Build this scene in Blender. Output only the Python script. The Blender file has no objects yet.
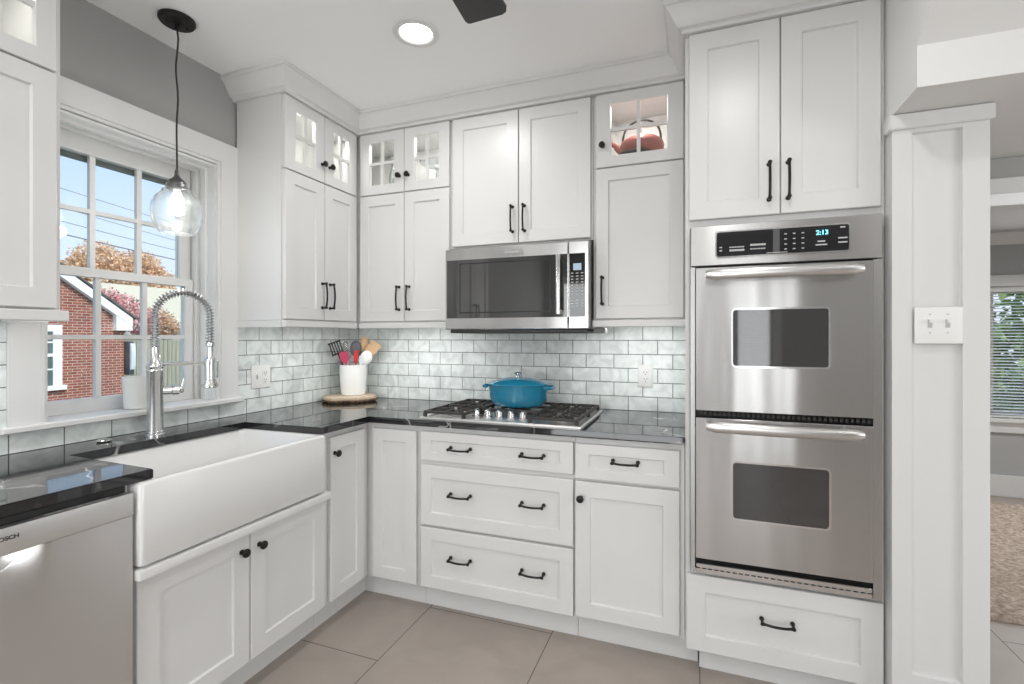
import bpy, bmesh, math, random
from mathutils import Vector, Matrix
random.seed(7)
PI = math.pi
SC = bpy.context.scene
COL = SC.collection

# ------------------------------------------------------------------ camera
cam_data = bpy.data.cameras.new('camera')
cam_data.sensor_width = 36.0
cam_data.lens = 17.0
cam_data.shift_x = -0.0074
cam_data.shift_y = -0.0048
cam_data.clip_start = 0.02
cam = bpy.data.objects.new('camera', cam_data)
COL.objects.link(cam)
cam.location = (2.1539, -2.6263, 1.3039)
cam.rotation_euler = (PI / 2, 0, math.radians(19.98))
SC.camera = cam

# ------------------------------------------------------------------ exposure
SC.view_settings.view_transform = 'Standard'
SC.view_settings.look = 'None'
SC.view_settings.gamma = 1.0
SC.view_settings.use_curve_mapping = False
SC.view_settings.exposure = 0.0

# ------------------------------------------------------------------ sky and sun
world = bpy.data.worlds.new('sky')
SC.world = world
world.use_nodes = True
wn = world.node_tree
wn.nodes.clear()
w_out = wn.nodes.new('ShaderNodeOutputWorld')
w_bg = wn.nodes.new('ShaderNodeBackground')
w_tc = wn.nodes.new('ShaderNodeTexCoord')
w_sep = wn.nodes.new('ShaderNodeSeparateXYZ')
w_rmp = wn.nodes.new('ShaderNodeValToRGB')
wn.links.new(w_tc.outputs['Generated'], w_sep.inputs[0])
wn.links.new(w_sep.outputs['Z'], w_rmp.inputs[0])
wn.links.new(w_rmp.outputs[0], w_bg.inputs[0])
wn.links.new(w_bg.outputs[0], w_out.inputs[0])
e = w_rmp.color_ramp.elements
e[0].position = 0.0; e[0].color = (0.80, 0.86, 0.95, 1)
e[1].position = 0.42; e[1].color = (0.37, 0.60, 0.95, 1)
m_ = e.new(0.16); m_.color = (0.66, 0.80, 0.98, 1)
w_bg.inputs[1].default_value = 1.22

sun_data = bpy.data.lights.new('sun', 'SUN')
sun_data.energy = 3.8
sun_data.angle = math.radians(2)
sun_data.color = (1.0, 0.95, 0.88)
sun = bpy.data.objects.new('sun', sun_data)
COL.objects.link(sun)
sun.rotation_euler = Vector((-0.72, 0.10, -0.70)).to_track_quat('-Z', 'Y').to_euler()

def area_light(name, loc, direction, sx, sy, power, color=(1, 1, 1), shape='RECTANGLE', spread=PI):
    d = bpy.data.lights.new(name, 'AREA')
    d.shape = shape; d.size = sx
    if shape in ('RECTANGLE', 'ELLIPSE'):
        d.size_y = sy
    d.energy = power; d.color = color; d.spread = spread
    o = bpy.data.objects.new(name, d)
    COL.objects.link(o)
    o.location = loc
    o.rotation_euler = Vector(direction).to_track_quat('-Z', 'Y').to_euler()
    return o

# daylight at the narrow and far-room windows; patio and hall lamps are added fill
area_light('added_patio_fill', (1.15, -5.14, 1.12), (0, 1, 0.02), 1.7, 1.95, 40, (1.0, 1.0, 0.99))  # added lamp, frontal fill from behind the camera
area_light('window_daylight', (2.81, -5.14, 1.15), (0, 1, 0.02), 0.34, 1.9, 5.6, (1.0, 1.0, 0.99))
area_light('added_hall_fill', (5.83, -2.6, 1.5), (-1, 0, 0.0), 1.8, 1.4, 43, (1.0, 1.0, 0.99))  # added lamp, brightens the left wall from the hall side
area_light('far_window_daylight', (4.85, 2.33, 1.2), (0, -1, -0.05), 1.2, 1.0, 9, (1.0, 1.0, 1.0))

# ------------------------------------------------------------------ materials
MATS = {}
def mat(name, color=(0.8, 0.8, 0.8), rough=0.5, metal=0.0, spec=0.5, bump=None, vary=None, emit=None, aniso=0.0, coat=0.0):
    if name in MATS:
        return MATS[name]
    m = bpy.data.materials.new(name); m.use_nodes = True
    nt = m.node_tree; b = nt.nodes['Principled BSDF']
    b.inputs['Base Color'].default_value = (*color, 1)
    b.inputs['Roughness'].default_value = rough
    b.inputs['Metallic'].default_value = metal
    b.inputs['Specular IOR Level'].default_value = spec
    b.inputs['Coat Weight'].default_value = coat
    if aniso:
        b.inputs['Anisotropic'].default_value = aniso
    if emit:
        b.inputs['Emission Color'].default_value = (*emit[0], 1)
        b.inputs['Emission Strength'].default_value = emit[1]
    tc = None
    if bump or vary:
        tc = nt.nodes.new('ShaderNodeTexCoord')
    if bump:                                   # (scale xyz, strength)
        mp = nt.nodes.new('ShaderNodeMapping'); mp.inputs['Scale'].default_value = bump[0]
        n = nt.nodes.new('ShaderNodeTexNoise'); n.inputs['Scale'].default_value = 1.0; n.inputs['Detail'].default_value = 3
        bp = nt.nodes.new('ShaderNodeBump'); bp.inputs['Strength'].default_value = bump[1]; bp.inputs['Distance'].default_value = 0.002
        nt.links.new(tc.outputs['Object'], mp.inputs[0]); nt.links.new(mp.outputs[0], n.inputs[0])
        nt.links.new(n.outputs['Fac'], bp.inputs['Height']); nt.links.new(bp.outputs[0], b.inputs['Normal'])
    if vary:                                   # (scale xyz, colour a, colour b)
        mp = nt.nodes.new('ShaderNodeMapping'); mp.inputs['Scale'].default_value = vary[0]
        n = nt.nodes.new('ShaderNodeTexNoise'); n.inputs['Scale'].default_value = 1.0; n.inputs['Detail'].default_value = 5
        r = nt.nodes.new('ShaderNodeValToRGB')
        r.color_ramp.elements[0].position = 0.3; r.color_ramp.elements[0].color = (*vary[1], 1)
        r.color_ramp.elements[1].position = 0.7; r.color_ramp.elements[1].color = (*vary[2], 1)
        nt.links.new(tc.outputs['Object'], mp.inputs[0]); nt.links.new(mp.outputs[0], n.inputs[0])
        nt.links.new(n.outputs['Fac'], r.inputs[0]); nt.links.new(r.outputs[0], b.inputs['Base Color'])
    MATS[name] = m
    return m

def glass_mat(name, tint=(0.96, 0.98, 0.98), refl=0.9, edge=0.0):
    m = bpy.data.materials.new(name); m.use_nodes = True
    nt = m.node_tree; nt.nodes.clear()
    out = nt.nodes.new('ShaderNodeOutputMaterial')
    tr = nt.nodes.new('ShaderNodeBsdfTransparent'); tr.inputs[0].default_value = (*tint, 1)
    gl = nt.nodes.new('ShaderNodeBsdfGlossy'); gl.inputs['Roughness'].default_value = 0.01
    gl.inputs['Color'].default_value = (refl, refl, refl, 1)
    fr = nt.nodes.new('ShaderNodeFresnel')
    ge = nt.nodes.new('ShaderNodeNewGeometry'); mr = nt.nodes.new('ShaderNodeMapRange')
    mr.inputs['To Min'].default_value = 1.45; mr.inputs['To Max'].default_value = 1 / 1.45
    nt.links.new(ge.outputs['Backfacing'], mr.inputs['Value']); nt.links.new(mr.outputs[0], fr.inputs['IOR'])
    mx = nt.nodes.new('ShaderNodeMixShader')
    nt.links.new(fr.outputs[0], mx.inputs[0]); nt.links.new(tr.outputs[0], mx.inputs[1]); nt.links.new(gl.outputs[0], mx.inputs[2])
    last = mx
    if edge:
        lw = nt.nodes.new('ShaderNodeLayerWeight'); lw.inputs['Blend'].default_value = 0.35
        pw = nt.nodes.new('ShaderNodeMath'); pw.operation = 'MULTIPLY'; pw.inputs[1].default_value = edge
        df = nt.nodes.new('ShaderNodeBsdfGlossy'); df.inputs['Roughness'].default_value = 0.3; df.inputs['Color'].default_value = (0.75, 0.77, 0.78, 1)
        m2 = nt.nodes.new('ShaderNodeMixShader')
        nt.links.new(lw.outputs['Facing'], pw.inputs[0]); nt.links.new(pw.outputs[0], m2.inputs[0])
        nt.links.new(mx.outputs[0], m2.inputs[1]); nt.links.new(df.outputs[0], m2.inputs[2])
        last = m2
    nt.links.new(last.outputs[0], out.inputs[0])
    return m

def combine_axes(nt, ax, ay, sx=0.0, sy=0.0):
    tc = nt.nodes.new('ShaderNodeTexCoord'); sp = nt.nodes.new('ShaderNodeSeparateXYZ')
    nt.links.new(tc.outputs['Object'], sp.inputs[0])
    cb = nt.nodes.new('ShaderNodeCombineXYZ')
    for k, (a, s) in enumerate(((ax, sx), (ay, sy))):
        ad = nt.nodes.new('ShaderNodeMath'); ad.operation = 'ADD'; ad.inputs[1].default_value = s
        nt.links.new(sp.outputs[a], ad.inputs[0]); nt.links.new(ad.outputs[0], cb.inputs[k])
    return tc, cb

def brick_mat(name, ax, ay, sx, sy, bw, rh, mortar, c1, c2, cm, offset=0.5, rough=0.25, marble=None, bump=0.6, freq=2, smooth=0.1):
    m = bpy.data.materials.new(name); m.use_nodes = True
    nt = m.node_tree; b = nt.nodes['Principled BSDF']
    tc, cb = combine_axes(nt, ax, ay, sx, sy)
    br = nt.nodes.new('ShaderNodeTexBrick')
    br.offset = offset; br.offset_frequency = freq; br.squash = 1.0
    br.inputs['Scale'].default_value = 1.0
    br.inputs['Brick Width'].default_value = bw; br.inputs['Row Height'].default_value = rh
    br.inputs['Mortar Size'].default_value = mortar; br.inputs['Mortar Smooth'].default_value = smooth
    br.inputs['Color1'].default_value = (*c1, 1); br.inputs['Color2'].default_value = (*c2, 1); br.inputs['Mortar'].default_value = (*cm, 1)
    nt.links.new(cb.outputs[0], br.inputs[0])
    col = br.outputs['Color']
    if marble:                                 # (noise scale, amount)
        n = nt.nodes.new('ShaderNodeTexNoise'); n.inputs['Scale'].default_value = marble[0]; n.inputs['Detail'].default_value = 6
        n.inputs['Distortion'].default_value = 1.2
        r = nt.nodes.new('ShaderNodeValToRGB')
        v = marble[1]
        r.color_ramp.elements[0].position = 0.32; r.color_ramp.elements[0].color = (1 - v, 1 - v, 1 - v, 1)
        r.color_ramp.elements[1].position = 0.62; r.color_ramp.elements[1].color = (1, 1, 1, 1)
        mu = nt.nodes.new('ShaderNodeMixRGB'); mu.blend_type = 'MULTIPLY'; mu.inputs[0].default_value = 1.0
        nt.links.new(tc.outputs['Object'], n.inputs[0]); nt.links.new(n.outputs['Fac'], r.inputs[0])
        nt.links.new(col, mu.inputs[1]); nt.links.new(r.outputs[0], mu.inputs[2])
        col = mu.outputs[0]
    nt.links.new(col, b.inputs['Base Color'])
    rr = nt.nodes.new('ShaderNodeMapRange')
    rr.inputs['To Min'].default_value = rough; rr.inputs['To Max'].default_value = 0.85
    nt.links.new(br.outputs['Fac'], rr.inputs['Value']); nt.links.new(rr.outputs[0], b.inputs['Roughness'])
    bp = nt.nodes.new('ShaderNodeBump'); bp.invert = True; bp.inputs['Strength'].default_value = bump; bp.inputs['Distance'].default_value = 0.002
    nt.links.new(br.outputs['Fac'], bp.inputs['Height']); nt.links.new(bp.outputs[0], b.inputs['Normal'])
    return m

def granite_mat():
    m = bpy.data.materials.new('black_granite'); m.use_nodes = True
    nt = m.node_tree; b = nt.nodes['Principled BSDF']
    b.inputs['Roughness'].default_value = 0.04
    b.inputs['Specular IOR Level'].default_value = 0.75
    tc = nt.nodes.new('ShaderNodeTexCoord')
    n0 = nt.nodes.new('ShaderNodeTexNoise'); n0.inputs['Scale'].default_value = 3.0; n0.inputs['Detail'].default_value = 4
    ad = nt.nodes.new('ShaderNodeMixRGB'); ad.blend_type = 'ADD'; ad.inputs[0].default_value = 0.35
    nt.links.new(tc.outputs['Object'], n0.inputs[0]); nt.links.new(tc.outputs['Object'], ad.inputs[1]); nt.links.new(n0.outputs['Color'], ad.inputs[2])
    vo = nt.nodes.new('ShaderNodeTexVoronoi'); vo.feature = 'DISTANCE_TO_EDGE'; vo.inputs['Scale'].default_value = 3.6
    nt.links.new(ad.outputs[0], vo.inputs[0])
    r1 = nt.nodes.new('ShaderNodeValToRGB')
    r1.color_ramp.elements[0].position = 0.0; r1.color_ramp.elements[0].color = (1, 1, 1, 1)
    r1.color_ramp.elements[1].position = 0.022; r1.color_ramp.elements[1].color = (0, 0, 0, 1)
    nt.links.new(vo.outputs['Distance'], r1.inputs[0])
    n1 = nt.nodes.new('ShaderNodeTexNoise'); n1.inputs['Scale'].default_value = 5.0; n1.inputs['Detail'].default_value = 3
    nt.links.new(tc.outputs['Object'], n1.inputs[0])
    r2 = nt.nodes.new('ShaderNodeValToRGB')
    r2.color_ramp.elements[0].position = 0.45; r2.color_ramp.elements[0].color = (0, 0, 0, 1)
    r2.color_ramp.elements[1].position = 0.66; r2.color_ramp.elements[1].color = (1, 1, 1, 1)
    nt.links.new(n1.outputs['Fac'], r2.inputs[0])
    mu = nt.nodes.new('ShaderNodeMixRGB'); mu.blend_type = 'MULTIPLY'; mu.inputs[0].default_value = 1.0
    nt.links.new(r1.outputs[0], mu.inputs[1]); nt.links.new(r2.outputs[0], mu.inputs[2])
    mx = nt.nodes.new('ShaderNodeMixRGB')
    mx.inputs[1].default_value = (0.018, 0.018, 0.02, 1); mx.inputs[2].default_value = (0.48, 0.47, 0.45, 1)
    nt.links.new(mu.outputs[0], mx.inputs[0]); nt.links.new(mx.outputs[0], b.inputs['Base Color'])
    return m

WHITE = mat('cabinet_white', (0.70, 0.698, 0.688), 0.32)
TRIMW = mat('trim_white', (0.70, 0.70, 0.692), 0.35)
CEIL = mat('ceiling_paint', (0.90, 0.90, 0.897), 0.9, spec=0.2)
GREY = mat('wall_paint_grey', (0.395, 0.393, 0.387), 0.85, spec=0.2)
LGREY = mat('wall_paint_pale_grey', (0.50, 0.50, 0.50), 0.85, spec=0.2)
HALLW = mat('hall_paint_white', (0.75, 0.748, 0.74), 0.8, spec=0.2)
GRANITE = granite_mat()
def steel_mat(name, color, rough, grain, ripple, rip_strength):
    m = bpy.data.materials.new(name); m.use_nodes = True
    nt = m.node_tree; b = nt.nodes['Principled BSDF']
    b.inputs['Base Color'].default_value = (*color, 1); b.inputs['Metallic'].default_value = 1.0; b.inputs['Roughness'].default_value = rough
    tc = nt.nodes.new('ShaderNodeTexCoord')
    b.inputs['Anisotropic'].default_value = 0.85; b.inputs['Anisotropic Rotation'].default_value = 0.25
    tg = nt.nodes.new('ShaderNodeTangent'); tg.direction_type = 'RADIAL'; tg.axis = 'Z'
    nt.links.new(tg.outputs[0], b.inputs['Tangent'])
    mp = nt.nodes.new('ShaderNodeMapping'); mp.inputs['Scale'].default_value = ripple
    n = nt.nodes.new('ShaderNodeTexNoise'); n.inputs['Scale'].default_value = 1.0; n.inputs['Detail'].default_value = 1.0
    bp = nt.nodes.new('ShaderNodeBump'); bp.inputs['Strength'].default_value = rip_strength; bp.inputs['Distance'].default_value = 0.02
    nt.links.new(tc.outputs['Object'], mp.inputs[0]); nt.links.new(mp.outputs[0], n.inputs[0]); nt.links.new(n.outputs['Fac'], bp.inputs['Height'])
    nt.links.new(bp.outputs[0], b.inputs['Normal'])
    return m
STEEL = steel_mat('brushed_steel', (0.58, 0.575, 0.57), 0.26, None, (6, 6, 1.2), 0.10)
STEELV = steel_mat('brushed_steel_door', (0.58, 0.575, 0.57), 0.24, None, (7, 7, 0.9), 0.22)
CHROME = mat('satin_nickel', (0.68, 0.68, 0.675), 0.24, 1.0)
BRIGHT = mat('polished_steel', (0.78, 0.78, 0.78), 0.12, 1.0)
BLACKG = mat('black_glass', (0.012, 0.012, 0.013), 0.03, spec=0.9)
MWGLASS = mat('smoked_door_glass', (0.03, 0.03, 0.031), 0.04, spec=1.0, coat=0.6)
FASCIA = mat('satin_steel_strip', (0.78, 0.775, 0.77), 0.36, 1.0)
BLACKM = mat('black_metal', (0.022, 0.021, 0.02), 0.38, 0.6)
IRON = mat('cast_iron', (0.042, 0.038, 0.035), 0.55, 0.2)
PLASB = mat('black_plastic', (0.02, 0.02, 0.02), 0.45)
PLASW = mat('white_plastic', (0.82, 0.82, 0.80), 0.35)
CERAM = mat('white_glaze', (0.84, 0.84, 0.82), 0.12)
FIRECL = mat('fireclay_white', (0.76, 0.76, 0.752), 0.10)
PRINT = mat('printed_grey', (0.55, 0.55, 0.55), 0.5)
DARKPR = mat('printed_dark', (0.03, 0.03, 0.03), 0.4)
CLOCK = mat('lit_digits', (0.1, 0.5, 0.6), 0.4, emit=((0.35, 0.95, 1.0), 1.3))
LCD = mat('lit_display', (0.2, 0.25, 0.3), 0.4, emit=((0.45, 0.6, 0.75), 0.5))
LAMP = mat('lamp_glow', (1, 1, 1), 0.5, emit=((1.0, 0.97, 0.92), 6.0))
BULB = mat('bulb_glow', (1, 1, 1), 0.5, emit=((1.0, 0.97, 0.93), 3.0))
PANE = glass_mat('window_glass', (0.98, 0.99, 0.99), 0.7)
CABGL = glass_mat('cabinet_glass', (0.97, 0.98, 0.98), 0.9)
SHADEG = glass_mat('seeded_clear_glass', (0.95, 0.96, 0.96), 1.0, edge=0.55)
GLASSW = glass_mat('drinking_glass', (0.95, 0.97, 0.97), 1.0, edge=0.6)
TEAL = mat('teal_enamel', (0.012, 0.20, 0.33), 0.10, coat=0.6)
TERRA = mat('red_enamel_iron', (0.30, 0.095, 0.075), 0.4)
WOODL = mat('light_wood', (0.62, 0.42, 0.23), 0.5, vary=((6, 6, 40), (0.66, 0.46, 0.27), (0.52, 0.33, 0.17)))
SLABW = mat('slab_wood', (0.5, 0.4, 0.3), 0.6, vary=((14, 14, 30), (0.62, 0.53, 0.42), (0.45, 0.34, 0.23)))
BARK = mat('bark_brown', (0.09, 0.055, 0.03), 0.9, vary=((60, 60, 30), (0.05, 0.03, 0.02), (0.25, 0.17, 0.10)))
PINK = mat('raspberry_silicone', (0.45, 0.045, 0.10), 0.4)
REDS = mat('red_silicone', (0.50, 0.03, 0.03), 0.4)
GREYS = mat('grey_nylon', (0.10, 0.10, 0.11), 0.45)
PALES = mat('pale_silicone', (0.60, 0.66, 0.64), 0.4)
TILE_B = brick_mat('wall_tile_facing_room', 'X', 'Z', 0.0695 + 30.2, -0.914 + 14.9, 0.151, 0.0745, 0.0019,
                   (0.86, 0.90, 0.88), (0.78, 0.835, 0.815), (0.17, 0.17, 0.165), 0.5, 0.16, (11.0, 0.25))
TILE_L = brick_mat('wall_tile_facing_right', 'Y', 'Z', -0.0395 + 30.2, -0.914 + 14.9, 0.151, 0.0745, 0.0019,
                   (0.86, 0.90, 0.88), (0.78, 0.835, 0.815), (0.17, 0.17, 0.165), 0.5, 0.16, (11.0, 0.25))
FLOORM = brick_mat('floor_tile', 'Y', 'X', 1.19 + 12.2, -0.34 + 6.1, 0.61, 0.61, 0.0022,
                   (0.40, 0.345, 0.306), (0.37, 0.323, 0.288), (0.15, 0.125, 0.11), 0.672, 0.42, (3.0, 0.14), bump=0.3)
BRICK = brick_mat('red_brick', 'Y', 'Z', 40.0, 15.0, 0.21, 0.075, 0.008,
                  (0.33, 0.095, 0.055), (0.24, 0.065, 0.04), (0.50, 0.42, 0.36), 0.5, 0.85, (2.5, 0.2), bump=0.5)

# ------------------------------------------------------------------ mesh helpers
ORG = {}
class MB:
    def __init__(s, fr=None):
        s.bm = bmesh.new(); s.fr = fr
    def V(s, p):
        return s.bm.verts.new(s.fr(*p) if s.fr else p)
    def face(s, vs):
        try:
            return s.bm.faces.new(vs)
        except ValueError:
            return None
    def box(s, x0, x1, y0, y1, z0, z1, bev=0.0, seg=1):
        c = [s.V((x, y, z)) for x in (x0, x1) for y in (y0, y1) for z in (z0, z1)]
        fs = [s.face([c[i] for i in q]) for q in ((0, 1, 3, 2), (4, 6, 7, 5), (0, 4, 5, 1), (2, 3, 7, 6), (0, 2, 6, 4), (1, 5, 7, 3))]
        if bev:
            es = list({ed for f in fs for ed in f.edges})
            bmesh.ops.bevel(s.bm, geom=es, offset=bev, segments=seg, affect='EDGES', profile=0.6)
        return s
    def rings(s, rings, cap0=True, cap1=True, closed=False):
        R = [[s.V(p) for p in r] for r in rings]
        n = len(R[0])
        pairs = list(zip(R, R[1:])) + ([(R[-1], R[0])] if closed else [])
        for a, b in pairs:
            for i in range(n):
                s.face([a[i], a[(i + 1) % n], b[(i + 1) % n], b[i]])
        if not closed:
            if cap0: s.face(R[0])
            if cap1: s.face(R[-1])
        return s
    def lathe(s, prof, c=(0, 0, 0), seg=24, axis='z', sx=1.0, sy=1.0, cap0=True, cap1=True):
        out = []
        for r, h in prof:
            ring = []
            for i in range(seg):
                t = 2 * PI * i / seg
                u, v = r * math.cos(t) * sx, r * math.sin(t) * sy
                p = {'z': (u, v, h), 'x': (h, u, v), 'y': (u, h, v)}[axis]
                ring.append((c[0] + p[0], c[1] + p[1], c[2] + p[2]))
            out.append(ring)
        return s.rings(out, cap0, cap1)
    def tube(s, pts, r, seg=8, caps=True, flat=1.0, up=None):
        pts = [Vector(p) for p in pts]
        rr = r if isinstance(r, (list, tuple)) else [r] * len(pts)
        out = []; prev = None
        for i, p in enumerate(pts):
            a = pts[max(i - 1, 0)]; b = pts[min(i + 1, len(pts) - 1)]
            t = (b - a).normalized()
            if prev is None:
                n = Vector(up) if up else (Vector((0, 0, 1)) if abs(t.z) < 0.9 else Vector((1, 0, 0)))
            else:
                n = prev
            n = (n - t * n.dot(t)).normalized(); prev = n
            bn = t.cross(n)
            out.append([p + n * (rr[i] * math.cos(2 * PI * k / seg)) + bn * (rr[i] * flat * math.sin(2 * PI * k / seg)) for k in range(seg)])
        return s.rings(out, caps, caps)
    def poly(s, pts2, fn, lo, hi):
        return s.rings([[fn(u, v, lo) for u, v in pts2], [fn(u, v, hi) for u, v in pts2]])
    def sphere(s, c, r, seg=12, rings=8, sz=1.0, sx=1.0, sy=1.0):
        prof = [(max(r * math.sin(PI * k / rings), 0.0004), -r * sz * math.cos(PI * k / rings)) for k in range(rings + 1)]
        return s.lathe(prof, c, seg, 'z', sx, sy)
    def build(s, name, m, parent=None, smooth=True, loc=None, ang=35):
        org = Vector(loc) if loc is not None else (ORG[parent.name] if parent else Vector((0, 0, 0)))
        bmesh.ops.recalc_face_normals(s.bm, faces=s.bm.faces)
        for v in s.bm.verts:
            v.co -= org
        me = bpy.data.meshes.new(name)
        s.bm.to_mesh(me); s.bm.free()
        if smooth:
            me.polygons.foreach_set('use_smooth', [True] * len(me.polygons))
            me.set_sharp_from_angle(angle=math.radians(ang))
        for mm in (m if isinstance(m, (list, tuple)) else [m]):
            me.materials.append(mm)
        o = bpy.data.objects.new(name, me)
        COL.objects.link(o)
        if parent:
            o.parent = parent
            ORG[o.name] = org.copy()
        else:
            o.location = org; ORG[o.name] = org.copy()
        return o

def tag(o, label=None, cat=None, group=None, kind=None):
    if label: o['label'] = label
    if cat: o['category'] = cat
    if group: o['group'] = group
    if kind: o['kind'] = kind
    return o

def thing(name, label, cat, loc=(0, 0, 0), group=None):
    o = bpy.data.objects.new(name, None)
    o.empty_display_size = 0.1
    COL.objects.link(o); o.location = loc
    ORG[o.name] = Vector(loc)
    return tag(o, label, cat, group)

def struct(o, label=None, cat=None):
    return tag(o, label, cat, kind='structure')

FB = lambda a, d, z: (a, -d, z)          # a along the back wall, d out of it
FL = lambda a, d, z: (d, a, z)           # a along the left wall, d out of it

def rrect(u0, u1, v0, v1, r, n=5):
    pts = []
    for cx, cy, a0 in ((u1 - r, v1 - r, 0), (u0 + r, v1 - r, 90), (u0 + r, v0 + r, 180), (u1 - r, v0 + r, 270)):
        for k in range(n + 1):
            t = math.radians(a0 + 90 * k / n)
            pts.append((cx + r * math.cos(t), cy + r * math.sin(t)))
    return pts

def text_mesh(name, body, size, m, parent, origin, ux, uy, depth=0.0006, align='CENTER'):
    cu = bpy.data.curves.new('lettering', 'FONT')
    cu.body = body; cu.size = size; cu.align_x = align; cu.align_y = 'CENTER'; cu.extrude = depth; cu.offset = size * 0.02
    tmp = bpy.data.objects.new('lettering', cu)
    me = bpy.data.meshes.new_from_object(tmp)
    bpy.data.objects.remove(tmp); bpy.data.curves.remove(cu)
    ux = Vector(ux).normalized(); uy = Vector(uy).normalized(); uz = ux.cross(uy)
    org = ORG[parent.name]
    for v in me.vertices:
        v.co = Vector(origin) + ux * v.co.x + uy * v.co.y + uz * v.co.z - org
    me.materials.clear(); me.materials.append(m)
    o = bpy.data.objects.new(name, me); COL.objects.link(o); o.parent = parent
    ORG[o.name] = org.copy()
    return o

# ------------------------------------------------------------------ room shell
def shell():
    struct(MB().box(0, 5.9, -5.2, 2.45, -0.12, 0.0).build('floor', FLOORM, smooth=False))
    # left wall around the kitchen window opening
    w = MB()
    w.box(-0.2, 0, -5.2, -1.602, -0.12, 2.571); w.box(-0.2, 0, -0.943, 0.0, -0.12, 2.571)
    w.box(-0.2, 0, -1.602, -0.943, -0.12, 0.985); w.box(-0.2, 0, -1.602, -0.943, 2.132, 2.571)
    struct(w.build('wall_left', GREY, smooth=False))
    w = MB()
    w.box(-0.2, 3.0, 0.0, 0.15, -0.12, 2.571)
    struct(w.build('wall_back', GREY, smooth=False))
    struct(MB().box(3.022, 5.9, -0.1, 0.1, 1.95, 2.034).build('wall_hall', GREY, smooth=False))
    c = MB()
    c.box(-0.2, 5.9, -5.2, 0.15, 2.571, 2.72)
    struct(c.build('ceiling', CEIL, smooth=False))
    # wall behind the camera, with a narrow window and an added patio opening
    w = MB()
    w.box(-0.2, 0.25, -5.35, -5.2, -0.12, 2.571); w.box(2.05, 2.6, -5.35, -5.2, -0.12, 2.571); w.box(3.02, 5.9, -5.35, -5.2, -0.12, 2.571)
    w.box(0.25, 2.05, -5.35, -5.2, -0.12, 0.0); w.box(0.25, 2.05, -5.35, -5.2, 2.12, 2.571)
    w.box(2.6, 3.02, -5.35, -5.2, -0.12, 0.15); w.box(2.6, 3.02, -5.35, -5.2, 2.2, 2.571)
    struct(w.build('wall_front', GREY, smooth=False))
    w = MB()
    w.box(5.9, 6.05, -5.2, -3.55, -0.12, 2.72); w.box(5.9, 6.05, -1.65, 2.6, -0.12, 2.72)
    w.box(5.9, 6.05, -3.55, -1.65, -0.12, 0.75); w.box(5.9, 6.05, -3.55, -1.65, 2.25, 2.72)
    struct(w.build('wall_right', GREY, smooth=False))
    # far room past the opening on the right
    w = MB()
    w.box(3.0, 4.12, 2.45, 2.6, -0.12, 2.72); w.box(5.5, 5.9, 2.45, 2.6, -0.12, 2.72)
    w.box(4.12, 5.5, 2.45, 2.6, -0.12, 0.62); w.box(4.12, 5.5, 2.45, 2.6, 1.72, 2.72)
    struct(w.build('wall_far', mat('far_wall_paint', (0.42, 0.42, 0.42), 0.85, spec=0.2), smooth=False))
    struct(MB().box(2.85, 3.0, 0.15, 2.6, -0.12, 2.72).build('wall_partition', LGREY, smooth=False))
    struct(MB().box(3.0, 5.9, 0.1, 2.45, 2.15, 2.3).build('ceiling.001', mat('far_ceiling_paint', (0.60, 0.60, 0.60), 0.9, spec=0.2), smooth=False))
    struct(MB().box(3.0, 5.9, 2.43, 2.45, 0.0, 0.174, 0.004).build('baseboard_far', TRIMW))
    prof = [(0.0, 2.06), (0.012, 2.06), (0.02, 2.075), (0.05, 2.11), (0.075, 2.14), (0.075, 2.15), (0.0, 2.15)]
    struct(MB().poly(prof, lambda u, v, t: (t, 2.45 - u, v), 3.0, 5.9).build('trim_1', TRIMW))
    # casing over the opening to the far room
    struct(MB().box(3.0, 5.9, -0.115, 0.11, 1.885, 1.95, 0.003).build('trim_2', TRIMW))
    # enclosed stair bulkhead above the hall, with its sloping underside
    pts = [(0.0, 2.036), (-0.895, 2.036), (-0.895, 2.158), (-1.385, 2.571), (0.0, 2.571)]
    struct(MB().poly([(y, z) for y, z in pts], lambda u, v, t: (t, u, v), 2.765, 5.9).build('wall_stairs', HALLW, smooth=False))
    # panelled end of the wall with its cap
    x0, x1, yf = 2.765, 3.02, -0.703
    p = MB()
    px0, px1, pz0, pz1 = 2.820, 2.952, 0.2, 1.972
    rect = lambda a, b, c_, d_, y: [(a, y, c_), (b, y, c_), (b, y, d_), (a, y, d_)]
    p.rings([rect(x0, x1, 0, 1.985, 0.0), rect(x0, x1, 0, 1.985, yf), rect(px0, px1, pz0, pz1, yf),
             rect(px0 + 0.004, px1 - 0.004, pz0 + 0.004, pz1 - 0.004, yf + 0.012)])
    o = struct(p.build('wall_end', TRIMW, smooth=False))
    c = MB().box(x0, x1 + 0.010, -0.655, 0.0, 1.9855, 2.034); c.box(x0 - 0.011, x1 + 0.010, yf - 0.013, -0.660, 1.984, 2.034, 0.004)
    struct(c.build('cap_trim', TRIMW, o))
shell()

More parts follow.
